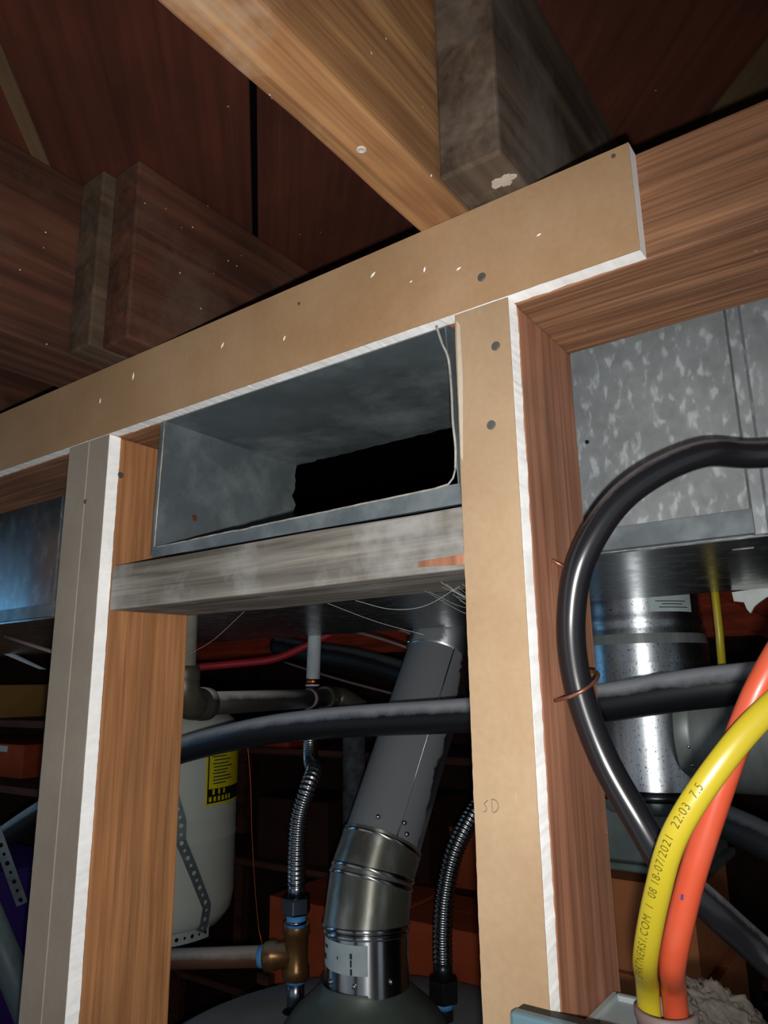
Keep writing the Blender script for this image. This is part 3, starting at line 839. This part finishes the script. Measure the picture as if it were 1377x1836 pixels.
def flexhose(name, pts, r, pitch, parent, m_='flex', seg=18):
    P = spline(pts, 40)
    # resample by arc length
    S = [0]
    for a, b in zip(P, P[1:]): S.append(S[-1] + (b - a).length)
    L = S[-1]; n = int(L / pitch * 6)
    Q, R_, k = [], [], 0
    for i in range(n + 1):
        s_ = L * i / n
        while k < len(S) - 2 and S[k + 1] < s_: k += 1
        t = (s_ - S[k]) / max(1e-9, S[k + 1] - S[k])
        Q.append(P[k].lerp(P[k + 1], t))
        R_.append(r * (1 + .085 * math.cos(2 * PI * s_ / pitch)))
    return MB().tube(Q, R_, seg).build(name, mat(m_), parent)
def hexnut(name, c, r, h_, m_, parent):
    return MB().lathe([(r * .92, 0), (r, h_ * .12), (r, h_ * .88), (r * .92, h_)], c, 6, smooth=False).build(name, mat(m_), parent, .0006)

# left connector: nipple, brass tee, nut, corrugated hose looping up to the white pipe
nx, ny = -.842, .553
lc = empty('water_connector', (nx, ny, HZ))
tag(lc, 'corrugated steel water connector rising from the brass tee with blue tape', 'pipe fitting')
MB().lathe([(.0135, HZ - .004), (.0135, 1.372)], (nx, ny, 0), 24).build('nipple', mat('chrome'), lc)
MB().lathe([(.0195, HZ - .003), (.0195, HZ + .004)], (nx, ny, 0), 24).build('grommet', mat('label_black'), lc)
MB().lathe([(.0145, 1.362), (.0145, 1.373)], (nx, ny, 0), 24).build('tape_band', mat('tape'), lc)
tb = MB()
ty = Vector((nx + .006, ny - .006, 0))
tb.lathe([(.0185, 1.370), (.0205, 1.373), (.0205, 1.386), (.0180, 1.390), (.0180, 1.428), (.0205, 1.432), (.0205, 1.445), (.0185, 1.448)], ty, 32)
tdir = Vector((-.90, -.39, -.08)).normalized()
tc = Vector((ty.x, ty.y, 1.402))
tb.lathe([(.0175, .004), (.0175, .030), (.0205, .033), (.0205, .048), (.019, .050)], tc, 32, tdir)
tb.build('brass_tee', mat('brass'), lc)
t2 = Vector((nx + .014, ny - .016, 0))
MB().lathe([(.0150, 1.446), (.0150, 1.462)], t2, 24).build('tape_band', mat('tape'), lc)
MB().lathe([(.0155, 1.450), (.0155, 1.4545)], t2, 24).build('thread', mat('chrome'), lc)
hexnut('nut', (t2.x, t2.y, 1.463), .0225, .024, 'chrome', lc)
MB().lathe([(.0128, 1.486), (.0128, 1.508)], t2, 24).build('sleeve', mat('chrome'), lc)
flexhose('corrugated_hose', [(t2.x, t2.y, 1.505), (-.822, .530, 1.545), (-.818, .530, 1.600), (-.810, .540, 1.643), (-.818, .565, 1.668), (-.85, .60, 1.668), (-.895, .645, 1.672), (-.925, .676, 1.700), (-.932, .686, 1.745), (-.935, .690, 1.778)], .0128, .0068, lc)
wp = empty('riser_pipe', (-.934, .690, 1.775))
tag(wp, 'short white riser pipe with copper ring above the corrugated hose', 'pipe')
MB().lathe([(.0118, 1.775), (.0118, 1.806)], (-.934, .690, 0), 24).build('chrome_sleeve', mat('chrome'), wp)
MB().lathe([(.0135, 1.800), (.0135, 1.803)], (-.933, .690, 0), 24).build('ring', mat('pvc'), wp)
MB().lathe([(.0128, 1.803), (.0128, 1.814)], (-.932, .690, 0), 24).build('copper_ring', mat('copper'), wp)
MB().tube([(-.932, .690, 1.813), (-.926, .690, 1.95), (-.924, .69, 2.09)], .0128, 24).build('white_pipe', mat('pvc'), wp)

# side pipe from the tee towards the expansion tank
sp = empty('branch_pipe', (-1.0, .47, 1.36))
tag(sp, 'dusty copper branch pipe with blue tape at both ends, left of the brass tee', 'pipe')
a_ = tc + tdir * .048
b_ = a_ + tdir * .20
MB().tube([a_, b_], .0150, 28).build('pipe', mat('pipe_dusty'), sp)
MB().tube([a_ + tdir * .001, a_ + tdir * .011], .0156, 28).build('tape_band', mat('tape'), sp)
MB().tube([b_ - tdir * .022, b_ - tdir * .008], .0156, 28).build('tape_band', mat('tape'), sp)
MB().tube([b_ - tdir * .008, b_ + tdir * .03], .0195, 28).build('coupling', mat('brass'), sp)

# right connector
rx, ry = -.640, .652
rc = empty('water_connector', (rx, ry, HZ))
tag(rc, 'corrugated steel water connector with dark nut, curving up behind the right stud', 'pipe fitting')
MB().lathe([(.0135, HZ - .002), (.0135, 1.355)], (rx, ry, 0), 24).build('nipple', mat('dark_nut'), rc)
MB().lathe([(.0148, 1.340), (.0148, 1.349)], (rx, ry, 0), 24).build('tape_band', mat('tape'), rc)
hexnut('nut', (rx, ry, 1.348), .0235, .030, 'dark_nut', rc)
MB().lathe([(.0140, 1.377), (.0140, 1.402)], (rx, ry, 0), 24).build('sleeve', mat('dark_nut'), rc)
flexhose('corrugated_hose', [(rx, ry, 1.400), (-.640, .654, 1.44), (-.636, .658, 1.49), (-.628, .674, 1.545), (-.617, .707, 1.59), (-.606, .748, 1.627), (-.60, .79, 1.68), (-.60, .80, 1.76)], .0140, .0068, rc)

# gas pipe: drops in front of the trunk, elbow, then away under it
gp = empty('gas_pipe', (-.62, .13, 1.775))
tag(gp, 'dusty iron gas pipe with a dark elbow beside the left stud', 'pipe')
gx, gy = -.6235, .1300
MB().tube([(gx, gy, 2.02), (gx + .004, gy, 1.822)], .0128, 28).build('drop', mat('iron_grey'), gp)
MB().lathe([(.0165, 1.806), (.0175, 1.808), (.0175, 1.818), (.0160, 1.822)], (gx + .004, gy, 0), 32).build('collar', mat('iron'), gp)
elb = spline([(gx + .004, gy, 1.812), (gx + .005, gy + .001, 1.798), (gx + .002, gy + .010, 1.787), (gx - .009, gy + .026, 1.7835), (gx - .016, gy + .044, 1.783)], 8)
MB().tube(elb, .0168, 28).build('elbow', mat('iron'), gp)
gd = Vector((-.1, .37, .000)).normalized()
MB().lathe([(.0165, 0), (.0178, .002), (.0178, .012), (.0165, .014)], elb[-1] - gd * .004, 28, gd).build('collar', mat('iron_dust'), gp)
MB().tube([elb[-1], elb[-1] + gd * .32], .0128, 28).build('run', mat('iron_dust'), gp)
ge = elb[-1] + gd * .255
MB().tube([ge, ge + gd * .012], .0134, 24).build('paint_ring', mat('bushing'), gp)
ge = elb[-1] + gd * .31
MB().tube(spline([ge, ge + gd * .03, ge + gd * .040 + Vector((.012, .006, -.004)), ge + gd * .044 + Vector((.04, .008, -.02))], 8), .0165, 24).build('elbow', mat('iron'), gp)

# ------------------------------------------------------------------ expansion tank
TC = Vector((-1.322, .655, 0)); TR = .159
et = empty('expansion_tank', (TC.x, TC.y, 1.3352))
tag(et, 'white expansion tank with yellow warning label behind the left stud', 'tank')
MB().lathe([(.056, 1.3363), (.101, 1.3386), (.137, 1.3498), (.1535, 1.3722), (TR, 1.4024), (TR, 1.5066), (TR + .0012, 1.5099), (TR + .0012, 1.5155), (TR, 1.5189), (TR, 1.5502), (TR + .001, 1.5536), (TR, 1.5581), (TR, 1.7048), (.1535, 1.7306), (.135, 1.7474), (.095, 1.7586), (.045, 1.7619), (.001, 1.7619)], TC, 72).build('body', mat('tank_white'), et)
def patch(par, a0, a1, z0, z1, m_, name, r=TR, seg=10):
    return MB().lathe([(r, z0), (r, z1)], TC, seg, a0=math.radians(a0), a1=math.radians(a1), caps=False).build(name, mat(m_), par)
lab = patch(et, -5, 42, 1.5760, 1.6880, 'label_yellow', 'label', TR + .0010, 20)
patch(lab, -3.6, -2.4, 1.5827, 1.6880, 'label_black', 'border', TR + .0014, 3)
patch(lab, -3.6, 40, 1.5805, 1.6068, 'label_black', 'panel', TR + .0013, 16)
for z_ in (1.6152, 1.6214, 1.6275, 1.6342, 1.6398, 1.6460, 1.6522, 1.6589, 1.6656, 1.6723):
    patch(lab, -.2 + random.random() * 2, 14 + random.random() * 10, z_, z_ + .0023, 'label_ink', 'text_line', TR + .0014, 8)
for k in range(6):
    patch(lab, -2 + 4.2 * k, .3 + 4.2 * k, 1.5836, 1.5922, 'label_yellow', 'print', TR + .0017, 3)
for k in range(3):
    patch(lab, 1 + 5.5 * k, 3.0 + 5.5 * k, 1.5962, 1.6057, 'label_yellow', 'print', TR + .0017, 3)

def perforated(name, pts, nrm, w, th, pitch, hole, m_, parent):
    """steel strap with round holes: one cell per hole, laid along a path"""
    P = [Vector(p) for p in pts]
    S = [0]
    for a, b in zip(P, P[1:]): S.append(S[-1] + (b - a).length)
    L = S[-1]
    def ev(s_):
        s_ = min(max(s_, 0), L)
        k = 0
        while k < len(S) - 2 and S[k + 1] < s_: k += 1
        t = (s_ - S[k]) / max(1e-9, S[k + 1] - S[k])
        p = P[k].lerp(P[k + 1], t)
        n_ = Vector(nrm[k]).lerp(Vector(nrm[k + 1]), t).normalized()
        d_ = (P[k + 1] - P[k]).normalized()
        return p, n_, n_.cross(d_).normalized()
    mb = MB()
    nc = int(L / pitch)
    for c_ in range(nc):
        s0 = c_ * pitch
        big = hole * (1.0 if c_ % 2 else .72)
        out_, in_ = [], []
        for j in range(12):
            t = 2 * PI * j / 12 + PI / 4
            cx_, cy_ = math.cos(t), math.sin(t)
            k_ = max(abs(cx_), abs(cy_))
            out_.append((cx_ / k_ * pitch / 2, cy_ / k_ * w / 2))
            in_.append((cx_ * big, cy_ * big))
        V = []
        for sd in (1, 0):
            for (u, v_) in out_ + in_:
                p, n_, b_2 = ev(s0 + pitch / 2 + u)
                V.append(p + b_2 * v_ + n_ * th * sd)
        F = []
        for j in range(12):
            j2 = (j + 1) % 12
            F += [(j, j2, 12 + j2, 12 + j), (24 + j, 36 + j, 36 + j2, 24 + j2), (12 + j, 12 + j2, 36 + j2, 36 + j), (j, 24 + j, 24 + j2, j2)]
        mb.add(V, F)
    return mb.build(name, mat(m_), parent, fixn=False)
st = empty('hanger_strap', (TC.x + .13, TC.y - .05, 1.3464))
tag(st, 'perforated steel hanger strap slung diagonally across the white tank', 'strap')
pts, nr = [], []
for a, z_, r_ in ((-64, 1.8900, .004), (-56, 1.7720, .006), (-44, 1.6936, .005), (-35, 1.6488, .003), (-28, 1.6006, .003), (-22.5, 1.5558, .004), (-22.5, 1.5222, .006), (-12, 1.4618, .004), (-1, 1.3990, .004), (-2, 1.3654, .0), (-5, 1.3498, -.008)):
    c_, s_ = math.cos(math.radians(a)), math.sin(math.radians(a))
    pts.append((TC.x + (TR + r_) * c_, TC.y + (TR + r_) * s_, z_)); nr.append((c_, s_, 0))
perforated('diagonal_strap', pts, nr, .0195, .0012, .0155, .0042, 'strap', st)
pts, nr = [], []
for a in range(-150, 16, 6):
    c_, s_ = math.cos(math.radians(a)), math.sin(math.radians(a))
    pts.append((TC.x + (TR - .012) * c_, TC.y + (TR - .012) * s_, 1.3498)); nr.append((c_, s_, 0))
perforated('belly_strap', pts, nr, .020, .0012, .0155, .0038, 'strap_pale', st)

# ================================================================== PIPES, CABLES
bp = MB().tube(spline([(.60, .44, 1.825), (.2, .435, 1.815), (-.14, .432, 1.7965), (-.30, .430, 1.7765), (-.45, .428, 1.7635), (-.665, .425, 1.7510), (-.826, .423, 1.7325), (-1.02, .42, 1.692), (-1.22, .40, 1.625), (-1.40, .38, 1.54), (-1.53, .36, 1.45), (-1.60, .35, 1.33)], 10), .0205, 28).build('black_pipe', mat('black_pipe'))
tag(bp, 'thick black flexible pipe slung across behind the studs, dust on top', 'pipe')
tag(MB().tube(spline([(-1.36, 1.04, 1.905), (-1.214, 1.01, 1.880), (-1.054, 1.0, 1.855), (-.88, .955, 1.815), (-.76, .93, 1.765), (-.6, .93, 1.70)], 10), .026, 20).build('insulated_pipe', mat('black_far')),
    'dark insulated pipe sloping down behind the flue', 'pipe')
tag(MB().tube(spline([(-1.42, .66, 1.832), (-1.296, .707, 1.843), (-1.221, .759, 1.850), (-1.15, .807, 1.859), (-1.091, .841, 1.884), (-1.032, .875, 1.916), (-.978, .904, 1.947), (-.92, .93, 1.985)], 10), .0085, 16).build('water_tube', mat('red_pex')),
    'red plastic water tube bending up behind the white riser', 'tube')
tag(MB().tube(spline([(-0.8466, .4425, 1.7220), (-0.8408, 0.446, 1.6633), (-0.8343, 0.446, 1.5863), (-0.8247, 0.446, 1.5127), (-0.8151, 0.446, 1.4634), (-0.8056, 0.446, 1.4438)], 8), .0005, 6).build('copper_wire', mat('copper_wire')),
    'thin copper wire hanging down right of the white tank', 'wire')
tag(MB().tube([(-1.00, .90, 1.735), (-1.0, .90, 0)], .024, 20).build('vertical_pipe', mat('black_far')),
    'dark vertical pipe standing behind the corrugated hose', 'pipe')
for i, (pts_, lab_) in enumerate([([(-1.30, 1.0, 1.86), (-1.10, .97, 1.815), (-.9, .95, 1.775)], 'thin grey cable sagging under the red tube'),
                                  ([(-.86, .72, 1.900), (-.78, .74, 1.875), (-.70, .80, 1.835)], 'thin brown cable touching the flue, upper of two'),
                                  ([(-.83, .75, 1.915), (-.77, .77, 1.895), (-.69, .83, 1.85)], 'thin brown cable touching the flue, lower of two')]):
    tag(MB().tube(spline(pts_, 8), .0028, 8).build('thin_cable', mat('bushing')), lab_, 'cable')

# black tube looped in the right bay, held to the stud by a bent nail
BT = [(.13, .10, 1.78), (.135, .115, 1.84), (.10, .12, 1.895), (.03, .108, 1.928), (-.055, .091, 1.9290), (-.0885, .066, 1.9285), (-.1245, .044, 1.9075), (-.1490, .033, 1.8735), (-.1605, .034, 1.8380), (-.1622, .040, 1.8000),
      (-.1530, .046, 1.7600), (-.1355, .030, 1.7335), (-.1135, .018, 1.7130), (-.0900, .006, 1.6960), (-.0690, -.008, 1.6945), (-.055, .074, 1.6400), (-.02, .066, 1.634), (.04, .05, 1.634)]
BT[11] = (-.1360, .048, 1.7260); BT[12] = (-.1240, .052, 1.7040); BT[13] = (-.1060, .062, 1.6840); BT[14] = (-.0880, .074, 1.6640)
tag(MB().tube(spline(BT, 14), .0083, 28).build('black_tube', mat('black_tube')), 'glossy black tube looping round in the right-hand bay', 'tube')
tag(MB().tube(spline([(-.1722, .030, 1.7900), (-.160, .024, 1.7925), (-.152, .026, 1.7965), (-.1500, .038, 1.8015), (-.155, .052, 1.8055), (-.1724, .062, 1.8080)], 8), .0011, 8).build('bent_nail', mat('rusty')),
    'bent rusty nail clamping the black tube to the stud', 'nail')
tag(MB().tube([(-.1725, .040, 1.8725), (-.1640, .050, 1.8655)], .0011, 8).build('bent_nail', mat('rusty')), 'small rusty nail poking from the stud behind the tube', 'nail')

# electrical panel let into the right bay
PX0, PX1, PY0, PY1, PZ = -.1715, .19, -.006, .084, 1.6247
pn = empty('breaker_box', ((PX0 + PX1) / 2, .04, 1.0))
tag(pn, 'grey metal breaker box at lower right with cables entering its top', 'breaker box')
MB().box(PX0, PX1, PY0, PY1, 1.0, PZ).build('enclosure', mat('panel_grey'), pn, .003)
MB().box(PX0 + .002, PX1 - .002, PY1 - .006, PY1 - .001, PZ - .002, PZ + .0028).build('rim', mat('panel_grey'), pn, .0012)
MB().box(PX0, PX0 + .005, PY0, PY1 - .001, PZ - .002, PZ + .0028).build('rim', mat('panel_grey'), pn, .0012)
cv = MB().box(-.188, .205, -.014, -.0065, .985, 1.6445).build('cover', mat('panel_cover'), pn, .002)
MB().box(-.1865, .2035, -.0062, -.0005, .987, 1.6438).build('cover_flange', mat('label_black'), pn)
BC = Vector((-.1335, .0560, PZ))
MB().lathe([(.0145, -.002), (.0150, .004), (.0158, .006), (.0158, .010), (.0135, .0105), (.0130, .004), (.0128, -.001)], BC, 32, caps=False).build('bushing', mat('bushing'), pn)
MB().lathe([(.0128, .0003), (.001, .0004)], BC, 24, caps=False).build('knockout', mat('label_black'), pn)

# the two jacketed cables rising from the bushing
yc_p = [(-.1415, .055, 1.600), (-.1412, .053, 1.630), (-.1385, .045, 1.648), (-.1300, .020, 1.6690), (-.1168, .004, 1.7020), (-.1030, -.004, 1.7320), (-.0820, .000, 1.7620), (-.0600, .012, 1.7870), (-.030, .03, 1.81), (.03, .05, 1.84), (.10, .07, 1.90)]
oc_p = [(-.1290, .057, 1.600), (-.1285, .056, 1.628), (-.1262, .048, 1.6490), (-.1190, .028, 1.6685), (-.1055, .022, 1.7060), (-.0890, .021, 1.7450), (-.0735, .022, 1.7795), (-.0600, .024, 1.8045), (-.035, .04, 1.845), (0, .05, 1.90), (.03, .06, 2.0)]
YP = spline(yc_p, 14)
yc = MB().tube(YP, .0042, 28, sx=1.42, up=(0, -1, 0)).build('electrical_cable', mat('yellow'))
tag(yc, 'yellow jacketed electrical cable printed with black lettering', 'cable', 'jacketed cables entering the breaker box')
oc = MB().tube(spline(oc_p, 14), .0063, 28).build('electrical_cable', mat('orange'))
tag(oc, 'orange jacketed electrical cable beside the yellow one', 'cable', 'jacketed cables entering the breaker box')

# printed lettering wrapped on the yellow cable, reading upwards
def cable_text(txt, par, path, rad, sx, s_start, size, ang0, m_, name, upv):
    cu = bpy.data.curves.new('t', 'FONT')
    cu.body = txt; cu.size = size; cu.space_character = 1.15
    to = bpy.data.objects.new('t', cu)
    COL.objects.link(to)
    bpy.context.view_layer.update()
    me = to.evaluated_get(bpy.context.evaluated_depsgraph_get()).to_mesh()
    bm = bmesh.new(); bm.from_mesh(me)
    bmesh.ops.subdivide_edges(bm, edges=[e_ for e_ in bm.edges if e_.calc_length() > size * .25], cuts=1)
    bmesh.ops.triangulate(bm, faces=bm.faces)
    V = [v.co.copy() for v in bm.verts]
    bm.verts.index_update()
    F = [tuple(v.index for v in f.verts) for f in bm.faces]
    bm.free()
    to.to_mesh_clear()
    bpy.data.objects.remove(to)
    P = path
    S = [0]
    for a, b in zip(P, P[1:]): S.append(S[-1] + (b - a).length)
    n = len(P)
    T = [(P[min(i + 1, n - 1)] - P[max(i - 1, 0)]).normalized() for i in range(n)]
    N = [None] * n
    Nn = (Vector(upv) - T[0] * Vector(upv).dot(T[0])).normalized()
    for i in range(n):
        Nn = (Nn - T[i] * Nn.dot(T[i])).normalized(); N[i] = Nn.copy()
    out = []
    for v in V:
        s_ = s_start + v.x
        k = 0
        while k < n - 2 and S[k + 1] < s_: k += 1
        t = (s_ - S[k]) / max(1e-9, S[k + 1] - S[k])
        p = P[k].lerp(P[k + 1], t); nn = N[k].lerp(N[k + 1], t).normalized(); tt = T[k].lerp(T[k + 1], t).normalized()
        bb = tt.cross(nn)
        w_ = -(v.y - size * .35)
        a = ang0 + w_ / (rad * 1.2)
        out.append(p + (nn * math.cos(a) + bb * math.sin(a) * sx) * (rad + .00012))
    return MB().add(out, F).build(name, mat(m_), par, fixn=False)
cable_text('SPARTNERS1.COM  1  08 18-07/2021  22:03  7.5', yc, YP, .0042, 1.42, .070, .0048, -.35, 'ink', 'printed_lettering', (0, -1, 0))
MB().prism([(-.1095, .0158, 1.6985), (-.1083, .0158, 1.6985), (-.1078, .0158, 1.7010), (-.1090, .0158, 1.7010)], (0, .0016, 0)).build('ink_mark', mat('ink_blue'), oc)

# tuft of lint on the panel
bm = bmesh.new()
bmesh.ops.create_icosphere(bm, subdivisions=5, radius=1)
V = []
for v in bm.verts:
    n_ = v.co.normalized()
    d_ = 1 + .35 * mnoise.noise(n_ * 2.2) + .22 * mnoise.noise(n_ * 6) + .12 * mnoise.noise(n_ * 16)
    p = Vector((n_.x * .019, n_.y * .011, n_.z * .0125)) * d_
    V.append(p + Vector((-.1075, .068, PZ + .0085 - p.x * .35)))
F = [tuple(x.index for x in f.verts) for f in bm.faces]
bm.free()
V = [Vector((p.x, p.y, max(p.z, PZ + .0004))) for p in V]
tag(MB().add(V, F, True).build('lint_clump', mat('lint')), 'fuzzy grey clump of lint on top of the grey breaker box', 'lint')

# far yellow cable hanging behind the trunk at right
tag(MB().tube([(-.171, .488, 2.09), (-.173, .490, 1.853), (-.176, .492, 1.78)], .0042, 14, sx=1.4).build('hanging_cable', mat('yellow')), 'yellow cable hanging straight down beside the round duct', 'cable')
# lower right dark pipe
tag(MB().tube(spline([(-.215, .545, 1.652), (-.19, .52, 1.650), (-.154, .50, 1.640), (-.08, .48, 1.61), (.05, .46, 1.55)], 8), .018, 24).build('drain_hose', mat('black_far')), 'dull black hose leaving to the right below the branch duct', 'hose')

# ================================================================== BACKGROUND STORAGE
gr = lumber('girder', XL + .02, XR - .02, 1.62, 1.70, 1.905, ZP - .001, mat('girder'), 'X', warp=.002)
tag(gr, 'reddish wooden girder under the far joists', 'beam')
bd = (Vector((-0.2387, 1.598, 1.8889)) - Vector((-0.4305, 1.598, 2.0094))).normalized()
br = Vector((-bd.z, 0, bd.x)) * .022
tag(MB().prism([Vector((-0.4305, 1.598, 2.0094)) - br, Vector((-0.2387, 1.598, 1.8889)) - br, Vector((-0.2387, 1.598, 1.8889)) + br, Vector((-0.4305, 1.598, 2.0094)) + br], (0, .02, 0)).build('brace_board', mat('girder'), None, .002),
    'slanting orange-red board fixed to the far girder right of the round duct', 'board')
def rack(x0, x1, y0, y1, zs, label):
    r = empty('storage_rack', ((x0 + x1) / 2, (y0 + y1) / 2, 0))
    tag(r, label, 'shelf', 'storage racks')
    for z in zs: MB().box(x0, x1, y0, y1, z - .018, z).build('shelf_board', mat('shelf'), r)
    zt = max(zs) + .02
    for x in (x0, x1 - .035):
        for y in (y0, y1 - .035): MB().box(x, x + .035, y, y + .035, 0, zt).build('upright', mat('shelf'), r)
    return r
def carton(x0, x1, y0, y1, z0, z1, m_, label, rot=0, handle=False, tape=True, cat='box'):
    o = empty('carton', ((x0 + x1) / 2, (y0 + y1) / 2, z0))
    tag(o, label, cat)
    MB().box(x0, x1, y0, y1, z0, z1 - .001).build('body', mat(m_), o, .0015)
    xm = (x0 + x1) / 2
    MB().box(x0, x1, y0, (y0 + y1) / 2 - .001, z1 - .001, z1 + .0015).build('flap', mat(m_), o)
    MB().box(x0, x1, (y0 + y1) / 2 + .001, y1, z1 - .001, z1 + .0015).build('flap', mat(m_), o)
    if handle: MB().box(x1 - .06, x1 - .03, y0 - .001, y0 + .001, z1 - .022, z1 - .010).build('hand_hole', mat('label_black'), o)
    o.rotation_euler.z = rot
    return o
# rack behind the heater, in the dark
rack(-2.05, -.72, 1.30, 1.60, (.45, .95, 1.30, 1.62), 'dark wooden storage rack behind the water heater')
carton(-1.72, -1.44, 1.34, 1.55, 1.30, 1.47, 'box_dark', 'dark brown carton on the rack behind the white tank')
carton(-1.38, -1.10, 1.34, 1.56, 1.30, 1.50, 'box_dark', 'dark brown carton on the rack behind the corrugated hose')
carton(-1.05, -.80, 1.36, 1.56, 1.30, 1.44, 'cardboard_red', 'red-brown carton on the rack behind the flue')
tc_ = empty('tool_case', (-1.62, 1.36, 1.62))
tag(tc_, 'small red plastic tool case on the top board of the dark rack', 'case')
MB().box(-1.71, -1.57, 1.31, 1.41, 1.62, 1.67).build('case_body', mat('red_plastic'), tc_, .006)
MB().tube(spline([(-1.67, 1.32, 1.67), (-1.665, 1.32, 1.695), (-1.615, 1.32, 1.695), (-1.61, 1.32, 1.67)], 6), .005, 10).build('handle', mat('red_plastic'), tc_)
MB().box(-1.655, -1.645, 1.306, 1.311, 1.64, 1.66).build('latch', mat('label_black'), tc_)
# things standing behind the heater
rack(-1.30, -.94, .93, 1.22, (.5, 1.16), 'low dark stand behind the heater holding an orange carton')
carton(-1.285, -.97, .95, 1.20, 1.16, 1.335, 'cardboard_red', 'orange-brown carton seen between the tank and the brass tee')
carton(-.90, -.72, .90, 1.10, 0, 1.36, 'cardboard_red', 'tall orange-brown carton right behind the brass tee')
# right-hand bay, low: pale cardboard cartons stacked on a stand
rack(-.62, -.12, .84, 1.30, (.35, .80, 1.20), 'wooden stand holding cartons below the round duct')
carton(-.60, -.315, .86, 1.10, 1.20, 1.36, 'cardboard', 'brown cardboard carton under the round duct, lower of two')
carton(-.59, -.33, .87, 1.10, 1.3625, 1.492, 'cardboard', 'brown cardboard carton under the round duct, upper of two')
carton(-.30, .1, 1.40, 1.58, 1.2, 1.60, 'cardboard_red', 'big red-brown carton far behind the orange cable')
rack(-.35, .15, 1.38, 1.60, (.6, 1.2), 'dark stand far behind the orange cable')
# left bay
rack(-3.0, -1.82, .70, 1.15, (.6, 1.18, 1.555, 1.722), 'dark storage rack seen through the left bay')
carton(-2.75, -2.215, .76, 1.05, 1.722, 1.815, 'cardboard_tan', 'tan carton with a hand hole on the left rack', handle=True)
rbx = carton(-2.62, -2.12, .80, 1.05, 1.555, 1.645, 'cardboard_red', 'red carton with a white sticker on the left rack')
MB().box(-2.29, -2.21, .7985, .8005, 1.625, 1.642).build('sticker', mat('label_white'), rbx)
tag(MB().prism([(-1.90, .60, 1.8905), (-1.86, .60, 1.8905), (-1.775, .64, 1.850), (-1.80, .64, 1.852)], (.002, .006, 0)).build('card_scrap', mat('white_card')),
    'white scrap of card stuck under the duct in the left bay', 'card')
for i, (x, y, z0, z1, r) in enumerate([(-2.01, .57, 1.1, 1.335, .075)]):
    j = empty('storage_jug', (x, y, z0))
    tag(j, 'blue plastic jug low in the left bay', 'jug')
    MB().lathe([(r * .9, z0), (r, z0 + .01), (r, z1 - .07), (r * .75, z1 - .035), (r * .35, z1 - .02), (r * .33, z1)], (x, y, 0), 28).build('body', mat('blue_plastic'), j)
    MB().lathe([(r * .38, z1), (r * .38, z1 + .02)], (x, y, 0), 20).build('cap', mat('label_black'), j)
rack(-2.12, -1.60, .42, .69, (.7, 1.1), 'low shelf in the left bay under the purple tub')
tb_ = empty('storage_tub', (-1.76, .56, 1.1))
tag(tb_, 'purple plastic tub low in the left bay', 'tub')
MB().add([(-1.865, .47, 1.1), (-1.655, .47, 1.1), (-1.655, .65, 1.1), (-1.865, .65, 1.1), (-1.89, .45, 1.42), (-1.63, .45, 1.42), (-1.63, .67, 1.42), (-1.89, .67, 1.42)],
         [(3, 2, 1, 0), (4, 5, 6, 7), (0, 1, 5, 4), (1, 2, 6, 5), (2, 3, 7, 6), (3, 0, 4, 7)]).build('tub_body', mat('purple'), tb_, .004)
MB().box(-1.895, -1.625, .445, .675, 1.42, 1.43).build('lid', mat('purple'), tb_, .003)
tag(MB().tube([(-1.33, .245, 1.60), (-1.10, .32, 1.27)], .021, 20).build('grey_conduit', mat('grey_pipe')), 'grey plastic conduit leaning across the bottom left corner', 'conduit')
s2 = perforated('perforated_strap', [(-1.30, .27, 1.66), (-1.265, .295, 1.57), (-1.24, .335, 1.46)], [(.6, -.8, .1)] * 3, .018, .0012, .0155, .0038, 'strap', None)
tag(s2, 'perforated steel strap hanging at the left edge above the conduit', 'strap')
tag(MB().tube([(-.95, .112, 1.868), (-.905, .116, 1.857), (-.80, .118, 1.835)], .0022, 8).build('thin_cable', mat('bushing')), 'thin grey cable crossing the left bay under the duct', 'cable')

# ------------------------------------------------------------------ cobwebs under the blocking
cw = MB()
rng = random.Random(4)
anch = [(-.285, .092, 1.868), (-.270, .070, 1.867), (-.250, .06, 1.868), (-.235, .08, 1.867), (-.2115, .055, 1.860), (-.2115, .085, 1.852)]
hub = Vector((-.2125, .060, 1.838))
for k in range(16):
    a = Vector(anch[k % len(anch)]) + Vector((rng.uniform(-.012, .012), rng.uniform(-.012, .012), 0))
    b = hub + Vector((rng.uniform(-.006, .0), rng.uniform(-.008, .008), rng.uniform(-.004, .012)))
    mid = (a + b) / 2 + Vector((0, 0, -.006 * rng.random()))
    cw.tube(spline([a, mid, b], 5), .00008, 4, False)
for k in range(22):
    a = hub.lerp(Vector(anch[k % 6]), rng.uniform(.2, .9)); b = hub.lerp(Vector(anch[(k + 1) % 6]), rng.uniform(.2, .9))
    cw.tube([a, (a + b) / 2 + Vector((0, 0, -.002)), b], .00007, 4, False)
cw.tube(spline([(-.37, .1, 1.868), (-.335, .10, 1.8585), (-.30, .095, 1.858), (-.26, .08, 1.868)], 8), .00014, 5, False)
for a, b, sag in (((-.50, .10, 1.868), (-.61, .118, 1.83), .006), ((-.40, .1, 1.868), (-.33, .14, 1.84), .002)):
    a, b = Vector(a), Vector(b)
    cw.tube(spline([a, (a + b) / 2 - Vector((0, 0, sag)), b], 6), .0001, 4, False)
cwo = cw.build('cobweb', mat('web'), fixn=False)
cwo['kind'] = 'stuff'
tag(cwo, 'wispy grey cobweb strands under the blocking by the right stud', 'cobweb')
